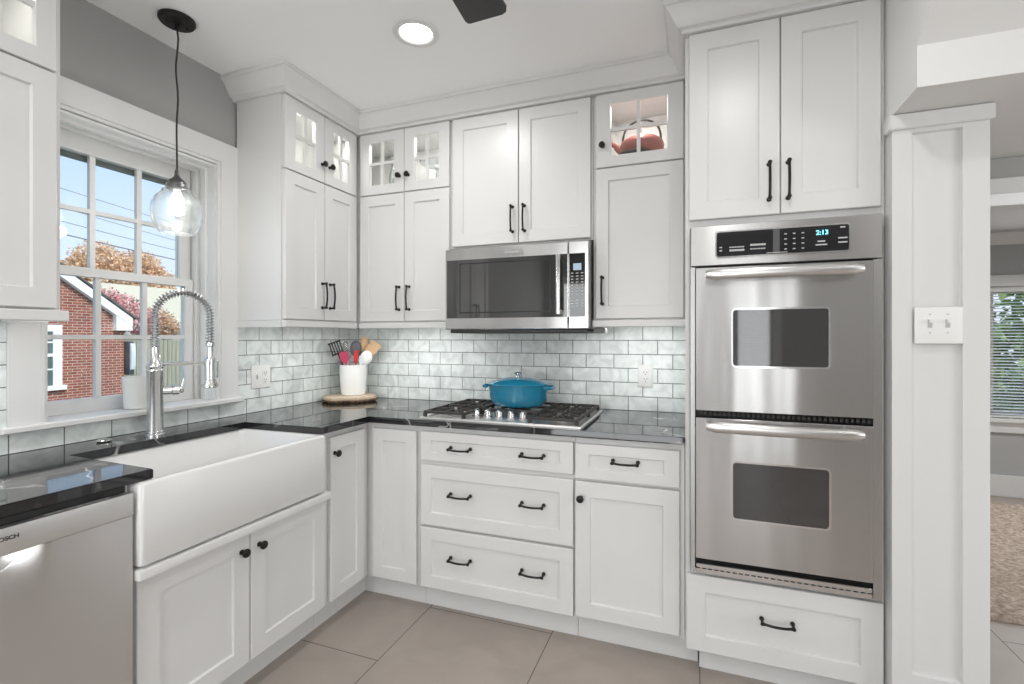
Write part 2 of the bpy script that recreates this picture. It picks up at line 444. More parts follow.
def window_kitchen():
    o = struct(thing('window_1', 'white double-hung kitchen window with grilles over the sink', 'window', (0, -1.272, 1.005)))
    T = TRIMW
    yo0, yo1, yi0, yi1, zt, zi = -1.702, -0.846, -1.617, -0.928, 2.24, 2.152
    m = MB()
    m.box(0, 0.02, yo0, yi0, 1.0, zi); m.box(0, 0.02, yi1, yo1, 1.0, zi); m.box(0, 0.02, yo0, yo1, zi, zt)
    m.build('casing', T, o, smooth=False)
    m = MB()                                        # stepped inner bead of the casing
    for k, (w, d) in enumerate(((0.010, 0.023), (0.012, 0.012))):
        a = yi0 + (0.0 if k == 0 else 0.010); b = yi1 - (0.0 if k == 0 else 0.010); z = zi - (0.0 if k == 0 else 0.010)
        m.box(0.0, d, a, a + w, 1.005, z - w); m.box(0.0, d, b - w, b, 1.005, z - w); m.box(0.0, d, a, b, z - w, z)
    m.build('casing_bead', T, o, smooth=False)
    m = MB()
    m.box(-0.2, -0.001, -1.600, -1.590, 0.99, 2.128); m.box(-0.2, -0.001, -0.955, -0.945, 0.99, 2.128); m.box(-0.2, -0.001, -1.590, -0.955, 2.118, 2.128)
    m.box(-0.075, -0.05, -1.590, -1.578, 1.0, 2.118); m.box(-0.075, -0.05, -0.967, -0.955, 1.0, 2.118); m.box(-0.075, -0.05, -1.578, -0.967, 2.106, 2.118)
    m.box(-0.115, -0.1, -1.590, -1.572, 1.0, 2.118); m.box(-0.115, -0.1, -0.973, -0.955, 1.0, 2.118); m.box(-0.115, -0.1, -1.572, -0.973, 2.10, 2.118)
    m.build('jamb', T, o, smooth=False)
    def sash(x, z0, z1, rt, rb, muz, mys):
        m = MB()
        y0, y1, g0, g1 = -1.585, -0.960, -1.535, -1.010
        m.box(x - 0.017, x + 0.017, y0, g0, z0, z1); m.box(x - 0.017, x + 0.017, g1, y1, z0, z1)
        m.box(x - 0.017, x + 0.017, g0, g1, z1 - rt, z1); m.box(x - 0.017, x + 0.017, g0, g1, z0, z0 + rb)
        s = m.build('sash', T, o, smooth=False)
        m = MB()
        m.box(x - 0.009, x + 0.009, g0, g1, muz - 0.009, muz + 0.009)
        for y in mys:
            m.box(x - 0.0088, x + 0.0088, y - 0.010, y + 0.010, z0 + rb, z1 - rt)
        m.build('muntin', T, s, smooth=False)
        MB().box(x - 0.003, x + 0.003, g0, g1, z0 + rb, z1 - rt).build('pane', PANE, s, smooth=False)
    sash(-0.139, 1.0065, 1.580, 0.035, 0.0535, 1.304, (-1.362, -1.185))
    sash(-0.176, 1.548, 2.117, 0.050 + 0.022, 0.035, 1.816, (-1.362, -1.185))
    MB().box(-0.22, -0.196, -1.585, -0.96, 2.026, 2.115).build('screen_rail', mat('dark_green_grey', (0.10, 0.12, 0.11), 0.6), o)
    m = MB()
    m.box(-0.1995, -0.0005, -1.588, -0.957, 0.988, 1.006); m.box(0.0005, 0.047, -1.728, -0.832, 0.984, 1.006, 0.004)
    m.build('stool', T, o)
    return o
window_kitchen()

def blind_window(name, x0, x1, z0, z1, y, side, label, mull, slat_rgb, nslat):
    """window in a wall facing y; side = +1 when the room lies on the -y side"""
    o = struct(thing(name, label, 'window', ((x0 + x1) / 2, y, z0)))
    s = -side
    c = 0.09
    m = MB()
    m.box(x0 - c, x0, y, y + s * 0.02, z0, z1); m.box(x1, x1 + c, y, y + s * 0.02, z0, z1)
    m.box(x0 - c, x1 + c, y, y + s * 0.02, z1, z1 + c)
    m.box(x0 - c - 0.02, x1 + c + 0.02, y, y + s * 0.05, z0 - 0.03, z0, 0.003)
    m.box(x0 - c, x1 + c, y, y + s * 0.02, z0 - 0.115, z0 - 0.03)
    m.build('casing', TRIMW, o, smooth=False)
    m = MB()
    yy = y - s * 0.09
    for a, b in ((x0, x0 + 0.04), (x1 - 0.04, x1)):
        m.box(a, b, yy - 0.02, yy + 0.02, z0, z1)
    m.box(x0, x1, yy - 0.02, yy + 0.02, z0, z0 + 0.05); m.box(x0, x1, yy - 0.02, yy + 0.02, z1 - 0.05, z1)
    for k in mull:
        m.box(k - 0.022, k + 0.022, yy - 0.02, yy + 0.02, z0 + 0.05, z1 - 0.05)
    f = m.build('sash', TRIMW, o, smooth=False)
    MB().box(x0 + 0.03, x1 - 0.03, yy - 0.003, yy + 0.003, z0 + 0.04, z1 - 0.04).build('pane', PANE, f, smooth=False)
    bl = MB()
    yb = y - s * 0.035
    bl.box(x0 + 0.008, x1 - 0.008, yb - 0.02, yb + 0.02, z1 - 0.045, z1 - 0.002)
    bl.box(x0 + 0.008, x1 - 0.008, yb - 0.02, yb + 0.02, z0 + 0.004, z0 + 0.018)
    for k in range(nslat):
        zz = z0 + 0.03 + (z1 - z0 - 0.085) * k / (nslat - 1)
        t = 0.004
        bl.rings([[(x0 + 0.01, yb - 0.019, zz - t), (x0 + 0.01, yb + 0.019, zz + t), (x0 + 0.01, yb + 0.019, zz + t + 0.002), (x0 + 0.01, yb - 0.019, zz - t + 0.002)],
                  [(x1 - 0.01, yb - 0.019, zz - t), (x1 - 0.01, yb + 0.019, zz + t), (x1 - 0.01, yb + 0.019, zz + t + 0.002), (x1 - 0.01, yb - 0.019, zz - t + 0.002)]])
    bl.build('blind', mat('blind_white', slat_rgb, 0.5), o, smooth=False)
    return o
blind_window('window_2', 4.12, 5.5, 0.64, 1.72, 2.45, 1, 'far room window with white venetian blind and greenery outside', (4.47,), (0.80, 0.80, 0.78), 40)
blind_window('window_3', 2.6, 3.02, 0.16, 2.19, -5.2, -1, 'tall narrow window with white blinds behind the viewer', (), (0.82, 0.82, 0.80), 60)
def simple_frame(name, F, a0, a1, z0, z1, mull, label, cat):
    o = struct(thing(name, label, cat, F((a0 + a1) / 2, 0, z0)))
    c = 0.085
    m = MB(F); m.box(a0 - c, a0, 0, 0.02, z0, z1); m.box(a1, a1 + c, 0, 0.02, z0, z1); m.box(a0 - c, a1 + c, 0, 0.02, z1, z1 + c)
    if z0 > 0.1: m.box(a0 - c, a1 + c, 0, 0.04, z0 - 0.03, z0)
    m.build('casing', TRIMW, o, smooth=False)
    m = MB(F); t = 0.05
    m.box(a0, a0 + t, -0.12, -0.08, z0, z1); m.box(a1 - t, a1, -0.12, -0.08, z0, z1); m.box(a0 + t, a1 - t, -0.12, -0.08, z0, z0 + t); m.box(a0 + t, a1 - t, -0.12, -0.08, z1 - t, z1)
    for k in mull: m.box(k - 0.04, k + 0.04, -0.12, -0.08, z0 + t, z1 - t)
    f = m.build('sash', TRIMW, o, smooth=False)
    MB(F).box(a0 + t, a1 - t, -0.103, -0.097, z0 + t, z1 - t).build('pane', PANE, f, smooth=False)
simple_frame('added_door', lambda a, d, z: (a, -5.2 + d, z), 0.25, 2.05, 0.0, 2.12, (1.15,), 'added white sliding patio door, unseen behind the viewer, around a fill lamp', 'door')  # unseen door added to carry the frontal fill lamp
simple_frame('added_window', lambda a, d, z: (5.9 - d, a, z), -3.55, -1.65, 0.76, 2.24, (-2.6,), 'added wide hall window on the right, outside the picture, around a fill lamp', 'window')  # unseen window added to carry the hall fill lamp

def backsplash():
    z0, z1 = 0.9145, 1.384
    struct(MB().box(0.010, 2.113, -0.010, 0.0, z0, z1).build('backsplash', TILE_B, smooth=False))
    m = MB()
    m.box(0, 0.010, -0.8455, -0.010, z0, z1)
    m.box(0, 0.010, -1.7025, -0.8455, z0, 0.9835)
    m.box(0, 0.010, -2.36, -1.7025, z0, z1 - 0.002)
    struct(m.build('backsplash.001', TILE_L, smooth=False))
backsplash()

def crown():
    prof = [(0.0, 2.468), (0.012, 2.468), (0.012, 2.480), (0.018, 2.484), (0.026, 2.486), (0.032, 2.494), (0.044, 2.512), (0.056, 2.534),
            (0.066, 2.546), (0.070, 2.550), (0.077, 2.552), (0.077, 2.5705), (0.0, 2.5705)]
    def sweep(path, name, boxes):
        n = len(path)
        dirs = [(Vector(path[i + 1]) - Vector(path[i])).normalized() for i in range(n - 1)]
        nor = [Vector((d.y, -d.x)) for d in dirs]
        rings = []
        for i in range(n):
            if i == 0: off = nor[0]
            elif i == n - 1: off = nor[-1]
            else: off = (nor[i - 1] + nor[i]) / (1 + nor[i - 1].dot(nor[i]))
            rings.append([(path[i][0] + off.x * o, path[i][1] + off.y * o, z) for o, z in prof])
        m = MB().rings(rings)
        for b in boxes: m.box(*b)
        struct(m.build(name, TRIMW, ang=25))
    sweep([(0, -0.849), (0.319, -0.849), (0.319, -0.319), (2.117, -0.319), (2.117, -0.656), (2.762, -0.656)], 'trim_3',
          [(0.001, 0.318, -0.848, -0.001, 2.4672, 2.57), (0.318, 2.118, -0.318, -0.001, 2.4672, 2.57), (2.118, 2.761, -0.655, -0.001, 2.4672, 2.57)])
    sweep([(0.319, -2.36), (0.319, -1.700), (0, -1.700)], 'trim_4', [(0.001, 0.318, -2.36, -1.701, 2.4672, 2.57)])
crown()

# ------------------------------------------------------------------ cabinet parts
def shaker(fr, parent, name, a0, a1, z0, z1, d, th=0.02, rail=0.058, rz=None, glass=False):
    """a framed door or drawer front; its face is at depth d"""
    rz = rail if rz is None else rz
    R = lambda i, j, dd: [(a0 + i, dd, z0 + j), (a1 - i, dd, z0 + j), (a1 - i, dd, z1 - j), (a0 + i, dd, z1 - j)]
    m = MB(fr)
    if not glass:
        m.rings([R(0, 0, d - th), R(0, 0, d - 0.0025), R(0.0025, 0.0025, d), R(rail, rz, d), R(rail + 0.004, rz + 0.004, d - 0.009)])
        return m.build(name, WHITE, parent, smooth=False)
    m.rings([R(0, 0, d - th), R(0, 0, d - 0.0025), R(0.0025, 0.0025, d), R(rail, rz, d), R(rail + 0.004, rz + 0.004, d - 0.007), R(rail + 0.004, rz + 0.004, d - th)], closed=True)
    dr = m.build(name, WHITE, parent, smooth=False)
    am, zm = (a0 + a1) / 2, (z0 + z1) / 2
    m = MB(fr)
    m.box(am - 0.008, am + 0.008, d - 0.016, d - 0.003, z0 + rz + 0.002, z1 - rz - 0.002)
    m.box(a0 + rail + 0.002, a1 - rail - 0.002, d - 0.0158, d - 0.0032, zm - 0.008, zm + 0.008)
    m.build('muntin', WHITE, dr, smooth=False)
    MB(fr).box(a0 + rail + 0.001, a1 - rail - 0.001, d - 0.0185, d - 0.0165, z0 + rz + 0.001, z1 - rz - 0.001).build('pane', CABGL, dr, smooth=False)
    return dr

def pull(fr, parent, a, z, d, length, vertical=False):
    h = length / 2
    m = MB(fr)
    P = (lambda s, o: (a, d + o, z + s)) if vertical else (lambda s, o: (a + s, d + o, z - 0.30 * max(o - 0.014, 0)))
    L = 0.006
    pts = [P(-h + L, 0.027)]
    n = 10
    for k in range(n + 1):
        s = -h + L + (2 * h - 2 * L) * k / n
        t = 1 - (2 * k / n - 1) ** 2
        pts.append(P(s, 0.027 + 0.007 * t))
    m.tube(pts[1:], [0.0062] + [0.0048] * (n - 1) + [0.0062], 8)
    for s in (-h + L, h - L):
        m.tube([P(s, 0.0), P(s, 0.003), P(s, 0.006), P(s, 0.022), P(s, 0.031)], [0.0085, 0.0085, 0.0055, 0.0055, 0.0075], 10)
    return m.build('handle', BLACKM, parent)

def knob(fr, parent, a, z, d):
    m = MB(fr)
    prof = [(0.009, 0.0), (0.009, 0.003), (0.0055, 0.005), (0.0055, 0.014), (0.011, 0.018), (0.0155, 0.022), (0.0155, 0.027), (0.012, 0.031), (0.003, 0.033)]
    rings = [[(a + r * math.cos(2 * PI * i / 16), d + h, z + r * math.sin(2 * PI * i / 16)) for i in range(16)] for r, h in prof]
    m.rings(rings)
    return m.build('knob', BLACKM, parent)

def open_box(m, a0, a1, d0, d1, z0, z1, t=0.016):
    m.box(a0, a0 + t, d0, d1, z0, z1); m.box(a1 - t, a1, d0, d1, z0, z1)
    m.box(a0 + t, a1 - t, d0, d1, z0, z0 + t); m.box(a0 + t, a1 - t, d0, d1, z1 - t, z1)
    m.box(a0 + t, a1 - t, d0, d0 + t, z0 + t, z1 - t)

def added_cabinet_light(fr, cab, a, z, d, power):  # puck lamp added out of sight to brighten the glass compartment
    o = MB(fr)
    p = [[(a + r * math.cos(2 * PI * i / 16), d + r * math.sin(2 * PI * i / 16), z - h) for i in range(16)] for r, h in ((0.028, 0.0), (0.028, 0.007), (0.022, 0.008))]
    o.rings(p); o.build('added_puck', LAMP, cab)
    area_light('added_cabinet_lamp', fr(a, d, z - 0.012), (0, 0, -1), 0.05, 0.05, power, (1.0, 0.96, 0.90), 'DISK')

UD = 0.319
UB = 0.2965
ZS = 2.112
ZT = 2.4665
UG = 'white wall cabinets'
def tall_wall_cab(fr, label, a0, a1, z0, doors, handles, knobs, rail, power=1.6, grail=0.062):
    """wall cabinet to the ceiling: solid doors below, a glass-fronted compartment with added lamps on top, a light rail underneath"""
    o = thing('wall_cabinet', label, 'cabinet', fr((a0 + a1) / 2, 0.0, z0), UG)
    m = MB(fr)
    t = 0.016; b0 = 0.0115
    m.box(a0, a1, b0, UB, z0, ZS)
    m.box(a0 + t, a1 - t, b0 + t, UB, ZS, ZS + 0.012)
    m.box(a0, a0 + t, b0, UB, ZS, ZT); m.box(a1 - t, a1, b0, UB, ZS, ZT)
    e0 = doors[0][0] + 0.03; e1 = doors[-1][1] - 0.03
    m.box(e0 - 0.15 if fr is FB and a0 < 0.1 else a0 + t, e0, UB - 0.02, UB, ZS + 0.012, ZT - t); m.box(e1, a1 - t, UB - 0.02, UB, ZS + 0.012, ZT - t)
    m.box(a0 + t, a1 - t, b0, UB, ZT - t, ZT); m.box(a0 + t, a1 - t, b0, b0 + t, ZS, ZT - t)
    m.build('body', WHITE, o, smooth=False)
    for k, (p, q) in enumerate(doors):
        d = shaker(fr, o, 'door', p, q, z0 + 0.006, ZS - 0.004, UD)
        for kk, a, z in handles:
            if kk == k: pull(fr, d, a, z, UD, 0.138, True)
    for k, (p, q) in enumerate(doors):
        d = shaker(fr, o, 'glass_door', p, q, ZS + 0.003, ZT - 0.002, UD, rail=grail, rz=0.05, glass=True)
        for kk, a, z in knobs:
            if kk == k: knob(fr, d, a, z, UD)
    m = MB(fr)
    m.box(rail[0], rail[1], UD - 0.018, UD + 0.012, 1.352, z0 - 0.0012, 0.003)
    if rail[2]:
        e0 = rail[0] if rail[2] < 0 else rail[1] - 0.022
        m.box(e0, e0 + 0.022, 0.012, UD - 0.019, 1.352, z0 - 0.0012)
    m.build('light_rail', WHITE, o)
    # slim unseen lamp strip added behind the rail to lift the backsplash
    zl = z0 - 0.0005
    l0, l1 = max(rail[0] + 0.06, -1.0e9), rail[1] - 0.06
    MB(fr).box(l0, l1, 0.255, 0.285, zl - 0.012, zl).build('added_strip', PLASW, o, smooth=False)
    pl = fr((l0 + l1) / 2, 0.27, zl - 0.0135)
    la = area_light('added_strip_lamp', pl, (0, 0, -1), l1 - l0, 0.012, (2.7 if fr is FL else 3.8) * (l1 - l0), (1, 1, 1), 'RECTANGLE')
    if fr is FL: la.rotation_euler = (0, 0, PI / 2)
    else: la.rotation_euler = (0, 0, 0)
    w = a1 - a0
    for k in ((0.5,) if w < 0.5 else (0.52, 0.82) if fr is FB else (0.3, 0.7)):
        added_cabinet_light(fr, o, a0 + w * k, ZT - t - 0.0002, 0.268, power * (1.0 if w < 0.5 else 0.6))
    return o
tall_wall_cab(FL, 'white upper cabinet on the left wall, just right of the window', -0.848, -0.300, 1.386,
              [(-0.843, -0.583), (-0.579, -0.326)], [(0, -0.602, 1.52), (1, -0.545, 1.52)], [(0, -0.602, 2.207), (1, -0.548, 2.207)], (-0.852, -0.335, -1))
tall_wall_cab(FB, 'white corner upper cabinet above the utensil crock, with glass doors on top', 0.012, 0.917, 1.386,
              [(0.335, 0.629), (0.633, 0.912)], [(0, 0.600, 1.52), (1, 0.665, 1.52)], [(0, 0.603, 2.202), (1, 0.660, 2.202)], (0.335, 0.917, 0))
o = thing('wall_cabinet', 'short white two-door cabinet directly above the microwave', 'cabinet', FB(1.3, 0, 1.775), UG)
MB(FB).box(0.919, 1.688, 0.0115, UB, 1.776, ZT).build('body', WHITE, o, smooth=False)
for (p, q, ha) in ((0.932, 1.306, 1.277), (1.311, 1.679, 1.342)):
    d = shaker(FB, o, 'door', p, q, 1.785, 2.464, UD, rail=0.062)
    pull(FB, d, ha, 1.905, UD, 0.138, True)
tall_wall_cab(FB, 'narrow upper cabinet between microwave and ovens, red teapot inside', 1.690, 2.114, 1.386,
              [(1.705, 2.104)], [(0, 1.737, 1.525)], [(0, 1.738, 2.215)], (1.690, 2.114, 0), grail=0.068)
tall_wall_cab(FL, 'white upper cabinet at the left edge, left of the window, nearest the viewer', -2.36, -1.701, 1.386,
              [(-2.340, -2.033), (-2.029, -1.719)], [(0, -2.06, 1.52), (1, -2.005, 1.52)], [(0, -2.06, 2.207), (1, -2.005, 2.207)], (-2.36, -1.694, 1), grail=0.05)

BD = 0.63; BB = 0.6085; CT = 0.8835
def base_body(m, a0, a1, back=0.002):
    m.box(a0, a1, back, BB, 0.112, CT)
def toe(fr, parent, a0, a1, d=0.555):
    return MB(fr).box(a0, a1, d - 0.02, d, 0.0, 0.1115).build('toe_kick', WHITE, parent, smooth=False)

# corner cabinet with folding doors
o = thing('corner_cabinet', 'white corner base cabinet with two doors meeting at the inner corner', 'cabinet', (0.31, -0.31, 0))
m = MB()
pts = [(0.002, -0.002), (0.912, -0.002), (0.912, -BB), (BB, -BB), (BB, -0.915), (0.002, -0.915)]
m.poly(pts, lambda u, v, t: (u, v, t), 0.112, CT)
m.build('body', WHITE, o, smooth=False)
d = shaker(FL, o, 'door', -0.891, -0.655, 0.122, 0.856, BD)
knob(FL, d, -0.868, 0.783, BD)
shaker(FB, o, 'door', 0.655, 0.902, 0.122, 0.856, BD)
m = MB(); tk = 0.555
m.poly([(tk - 0.02, -0.915), (tk, -0.915), (tk, -tk), (0.912, -tk), (0.912, -tk + 0.02), (tk - 0.02, -tk + 0.02)], lambda u, v, t: (u, v, t), 0.0, 0.1115)
m.build('toe_kick', WHITE, o, smooth=False)

# drawer base under the cooktop
o = thing('drawer_cabinet', 'wide white base cabinet with three drawers under the cooktop', 'cabinet', FB(1.29, 0, 0))
m = MB(FB); base_body(m, 0.914, 1.672); m.build('body', WHITE, o, smooth=False)
for (z0, z1, hz, rz) in ((0.722, 0.858, 0.792, 0.040), (0.418, 0.700, 0.578, 0.058), (0.122, 0.406, 0.282, 0.058)):
    d = shaker(FB, o, 'drawer', 0.926, 1.668, z0, z1, BD, rz=rz)
    for ha in (1.139, 1.489):
        pull(FB, d, ha, hz, BD, 0.112)
toe(FB, o, 0.914, 1.672)

o = thing('base_cabinet', 'white base cabinet with one drawer over one door beside the oven cabinet', 'cabinet', FB(1.89, 0, 0))
m = MB(FB); base_body(m, 1.674, 2.114); m.build('body', WHITE, o, smooth=False)
d = shaker(FB, o, 'drawer', 1.677, 2.096, 0.710, 0.856, BD, rz=0.042)
pull(FB, d, 1.886, 0.797, BD, 0.112)
d = shaker(FB, o, 'door', 1.677, 2.096, 0.128, 0.697, BD, rail=0.062)
knob(FB, d, 1.703, 0.630, BD)
toe(FB, o, 1.674, 2.163)

# sink base
o = thing('sink_cabinet', 'white two-door base cabinet below the apron sink', 'cabinet', FL(-1.31, 0, 0))
m = MB(FL)
m.box(-1.704, -0.917, 0.002, BB, 0.112, 0.600)
m.box(-1.704, -1.700, 0.12, BB, 0.600, CT); m.box(-0.952, -0.917, 0.12, BB + 0.004, 0.600, CT)
m.build('body', WHITE, o, smooth=False)
m = MB(FL); m.box(-1.702, -0.930, 0.5, 0.668, 0.604, 0.634, 0.006, 2); m.build('ledge', WHITE, o)
for (p, q, ka) in ((-1.686, -1.307, -1.342), (-1.303, -0.925, -1.268)):
    d = shaker(FL, o, 'door', p, q, 0.122, 0.596, BD, rail=0.064)
    knob(FL, d, ka, 0.535, BD)
toe(FL, o, -1.704, -0.917)

# tall oven cabinet
TD = 0.656
o = thing('oven_cabinet', 'tall white cabinet housing the double oven, with doors above and a drawer below', 'cabinet', FB(2.437, 0, 0))
m = MB(FB)
TB = TD - 0.0215
m.box(2.117, 2.134, 0.002, TB, 0.108, 2.4665); m.box(2.750, 2.7632, 0.002, TB, 0.108, 2.4665)
m.box(2.134, 2.750, 0.002, TB, 1.726, 2.4665); m.box(2.134, 2.750, 0.002, TB, 0.108, 0.405); m.box(2.134, 2.750, 0.002, 0.02, 0.405, 1.726)
m.build('body', WHITE, o, smooth=False)
for (p, q, ha) in ((2.131, 2.4415, 2.406), (2.4455, 2.750, 2.468)):
    d = shaker(FB, o, 'door', p, q, 1.752, 2.465, TD, rail=0.066)
    pull(FB, d, ha, 1.870, TD, 0.140, True)
d = shaker(FB, o, 'drawer', 2.122, 2.757, 0.104, 0.394, TD, rail=0.066, rz=0.062)
pull(FB, d, 2.432, 0.272, TD, 0.112)
toe(FB, o, 2.168, 2.761, 0.585)

# worktop
m = MB()
pts = [(0.0, 0.0), (0.0, -2.36), (0.642, -2.36), (0.642, -1.649), (0.205, -1.637), (0.205, -0.968), (0.642, -0.962), (0.642, -0.642), (2.1155, -0.642), (2.1155, 0.0)]
m.poly(pts, lambda u, v, t: (u + 0.0005, v - 0.0005, t), 0.8842, 0.914)
es = [ed for ed in m.bm.edges if abs(ed.verts[0].co.z - ed.verts[1].co.z) < 1e-5]
bmesh.ops.bevel(m.bm, geom=es, offset=0.0025, segments=2, affect='EDGES')
tag(m.build('worktop', GRANITE, smooth=True, loc=(0.3, -0.3, 0.8842)), 'glossy black veined stone worktop running around the corner', 'worktop')

# apron sink
def sink():
    o = thing('farmhouse_sink', 'white fireclay apron-front sink under the window', 'sink', (0.43, -1.327, 0.64))
    a0, a1, d0, d1, z0, z1 = -1.698, -0.955, 0.175, 0.662, 0.641, 0.8835
    t = 0.022
    m = MB()
    Q = lambda i, z, r: [(x, y, z) for x, y in rrect(d0 + i, d1 - i, a0 + i, a1 - i, r, 4)]
    m.rings([Q(0.006, z0, 0.012), Q(0.0, z0 + 0.006, 0.014), Q(0, z1 - 0.010, 0.014), Q(0.003, z1 - 0.003, 0.014), Q(0.010, z1, 0.014),
             Q(t, z1, 0.02), Q(t + 0.006, z1 - 0.006, 0.022), Q(t + 0.014, z0 + 0.055, 0.03), Q(t + 0.03, z0 + 0.03, 0.04), Q(0.16, z0 + 0.026, 0.04)])
    m.build('basin', FIRECL, o, ang=50)
    MB().lathe([(0.045, z0 + 0.0265), (0.045, z0 + 0.029), (0.03, z0 + 0.0285), (0.006, z0 + 0.0275)], (0.42, -1.327, 0), 20).build('drain', CHROME, o)
sink()

# ------------------------------------------------------------------ dishwasher
def dishwasher():
    o = thing('dishwasher', 'stainless steel dishwasher left of the sink', 'dishwasher', FL(-2.01, 0.3, 0))
    a0, a1 = -2.312, -1.709
    MB(FL).box(a0 + 0.004, a1 - 0.004, 0.05, 0.622, 0.1, 0.878).build('body', PLASB, o, smooth=False)
    MB(FL).box(a0 + 0.02, a1 - 0.02, 0.5, 0.56, 0.002, 0.098).build('toe_kick', PLASB, o, smooth=False)
    # door skin with the scooped pocket below the fascia
    na, nz = 72, 60
    m = MB(FL)
    z0, z1 = 0.105, 0.796
    am = -2.010
    G = []
    for j in range(nz + 1):
        row = []
        z = z0 + (z1 - z0) * j / nz
        for i in range(na + 1):
            a = a0 + (a1 - a0) * i / na
            u = abs(a - am) / 0.105
            t = (z1 - z) / 0.15
            dep = 0.0
            if u < 1 and t < 1:
                dep = 0.022 * (math.cos(u * PI / 2) ** 1.2) * (1 - t) ** 2
            wave = 0.0012 * math.sin((a - am) * 9.0) * min(1, (z1 - z) / 0.15)
            row.append(m.V((a, 0.648 - dep + wave, z)))
        G.append(row)
    for j in range(nz):
        for i in range(na):
            m.face([G[j][i], G[j][i + 1], G[j + 1][i + 1], G[j + 1][i]])
    rim = [G[0][i] for i in range(na + 1)] + [G[j][na] for j in range(1, nz + 1)] + [G[nz][i] for i in range(na - 1, -1, -1)] + [G[j][0] for j in range(nz - 1, 0, -1)]
    back = [m.bm.verts.new((0.624, v.co.y, v.co.z)) for v in rim]
    n = len(rim)
    for i in range(n):
        m.face([rim[i], rim[(i + 1) % n], back[(i + 1) % n], back[i]])
    m.face(back)
    m.build('door', steel_mat('dishwasher_steel', (0.74, 0.735, 0.73), 0.30, None, (5, 5, 1.0), 0.10), o, ang=60)
    f = MB(FL).box(a0, a1, 0.626, 0.653, 0.7975, 0.862, 0.003, 2).build('control_strip', FASCIA, o)
    m = MB(FL)
    for k in range(7):
        m.box(-1.90 + k * 0.021, -1.888 + k * 0.021, 0.634, 0.640, 0.8622, 0.8627)
    m.build('button', PRINT, f, smooth=False)
    text_mesh('lettering', 'BOSCH', 0.0135, DARKPR, f, (0.6538, -1.979, 0.8365), (0, 1, 0), (0, 0, 1))
dishwasher()
# narrow end cabinet past the dishwasher
MBx = MB(FL); MBx.box(-2.36, -2.318, 0.0, BD, 0.0, CT)
tag(MBx.build('end_panel', WHITE, smooth=False, loc=(0.3, -2.34, 0)), 'white end panel at the near end of the left counter run', 'panel')

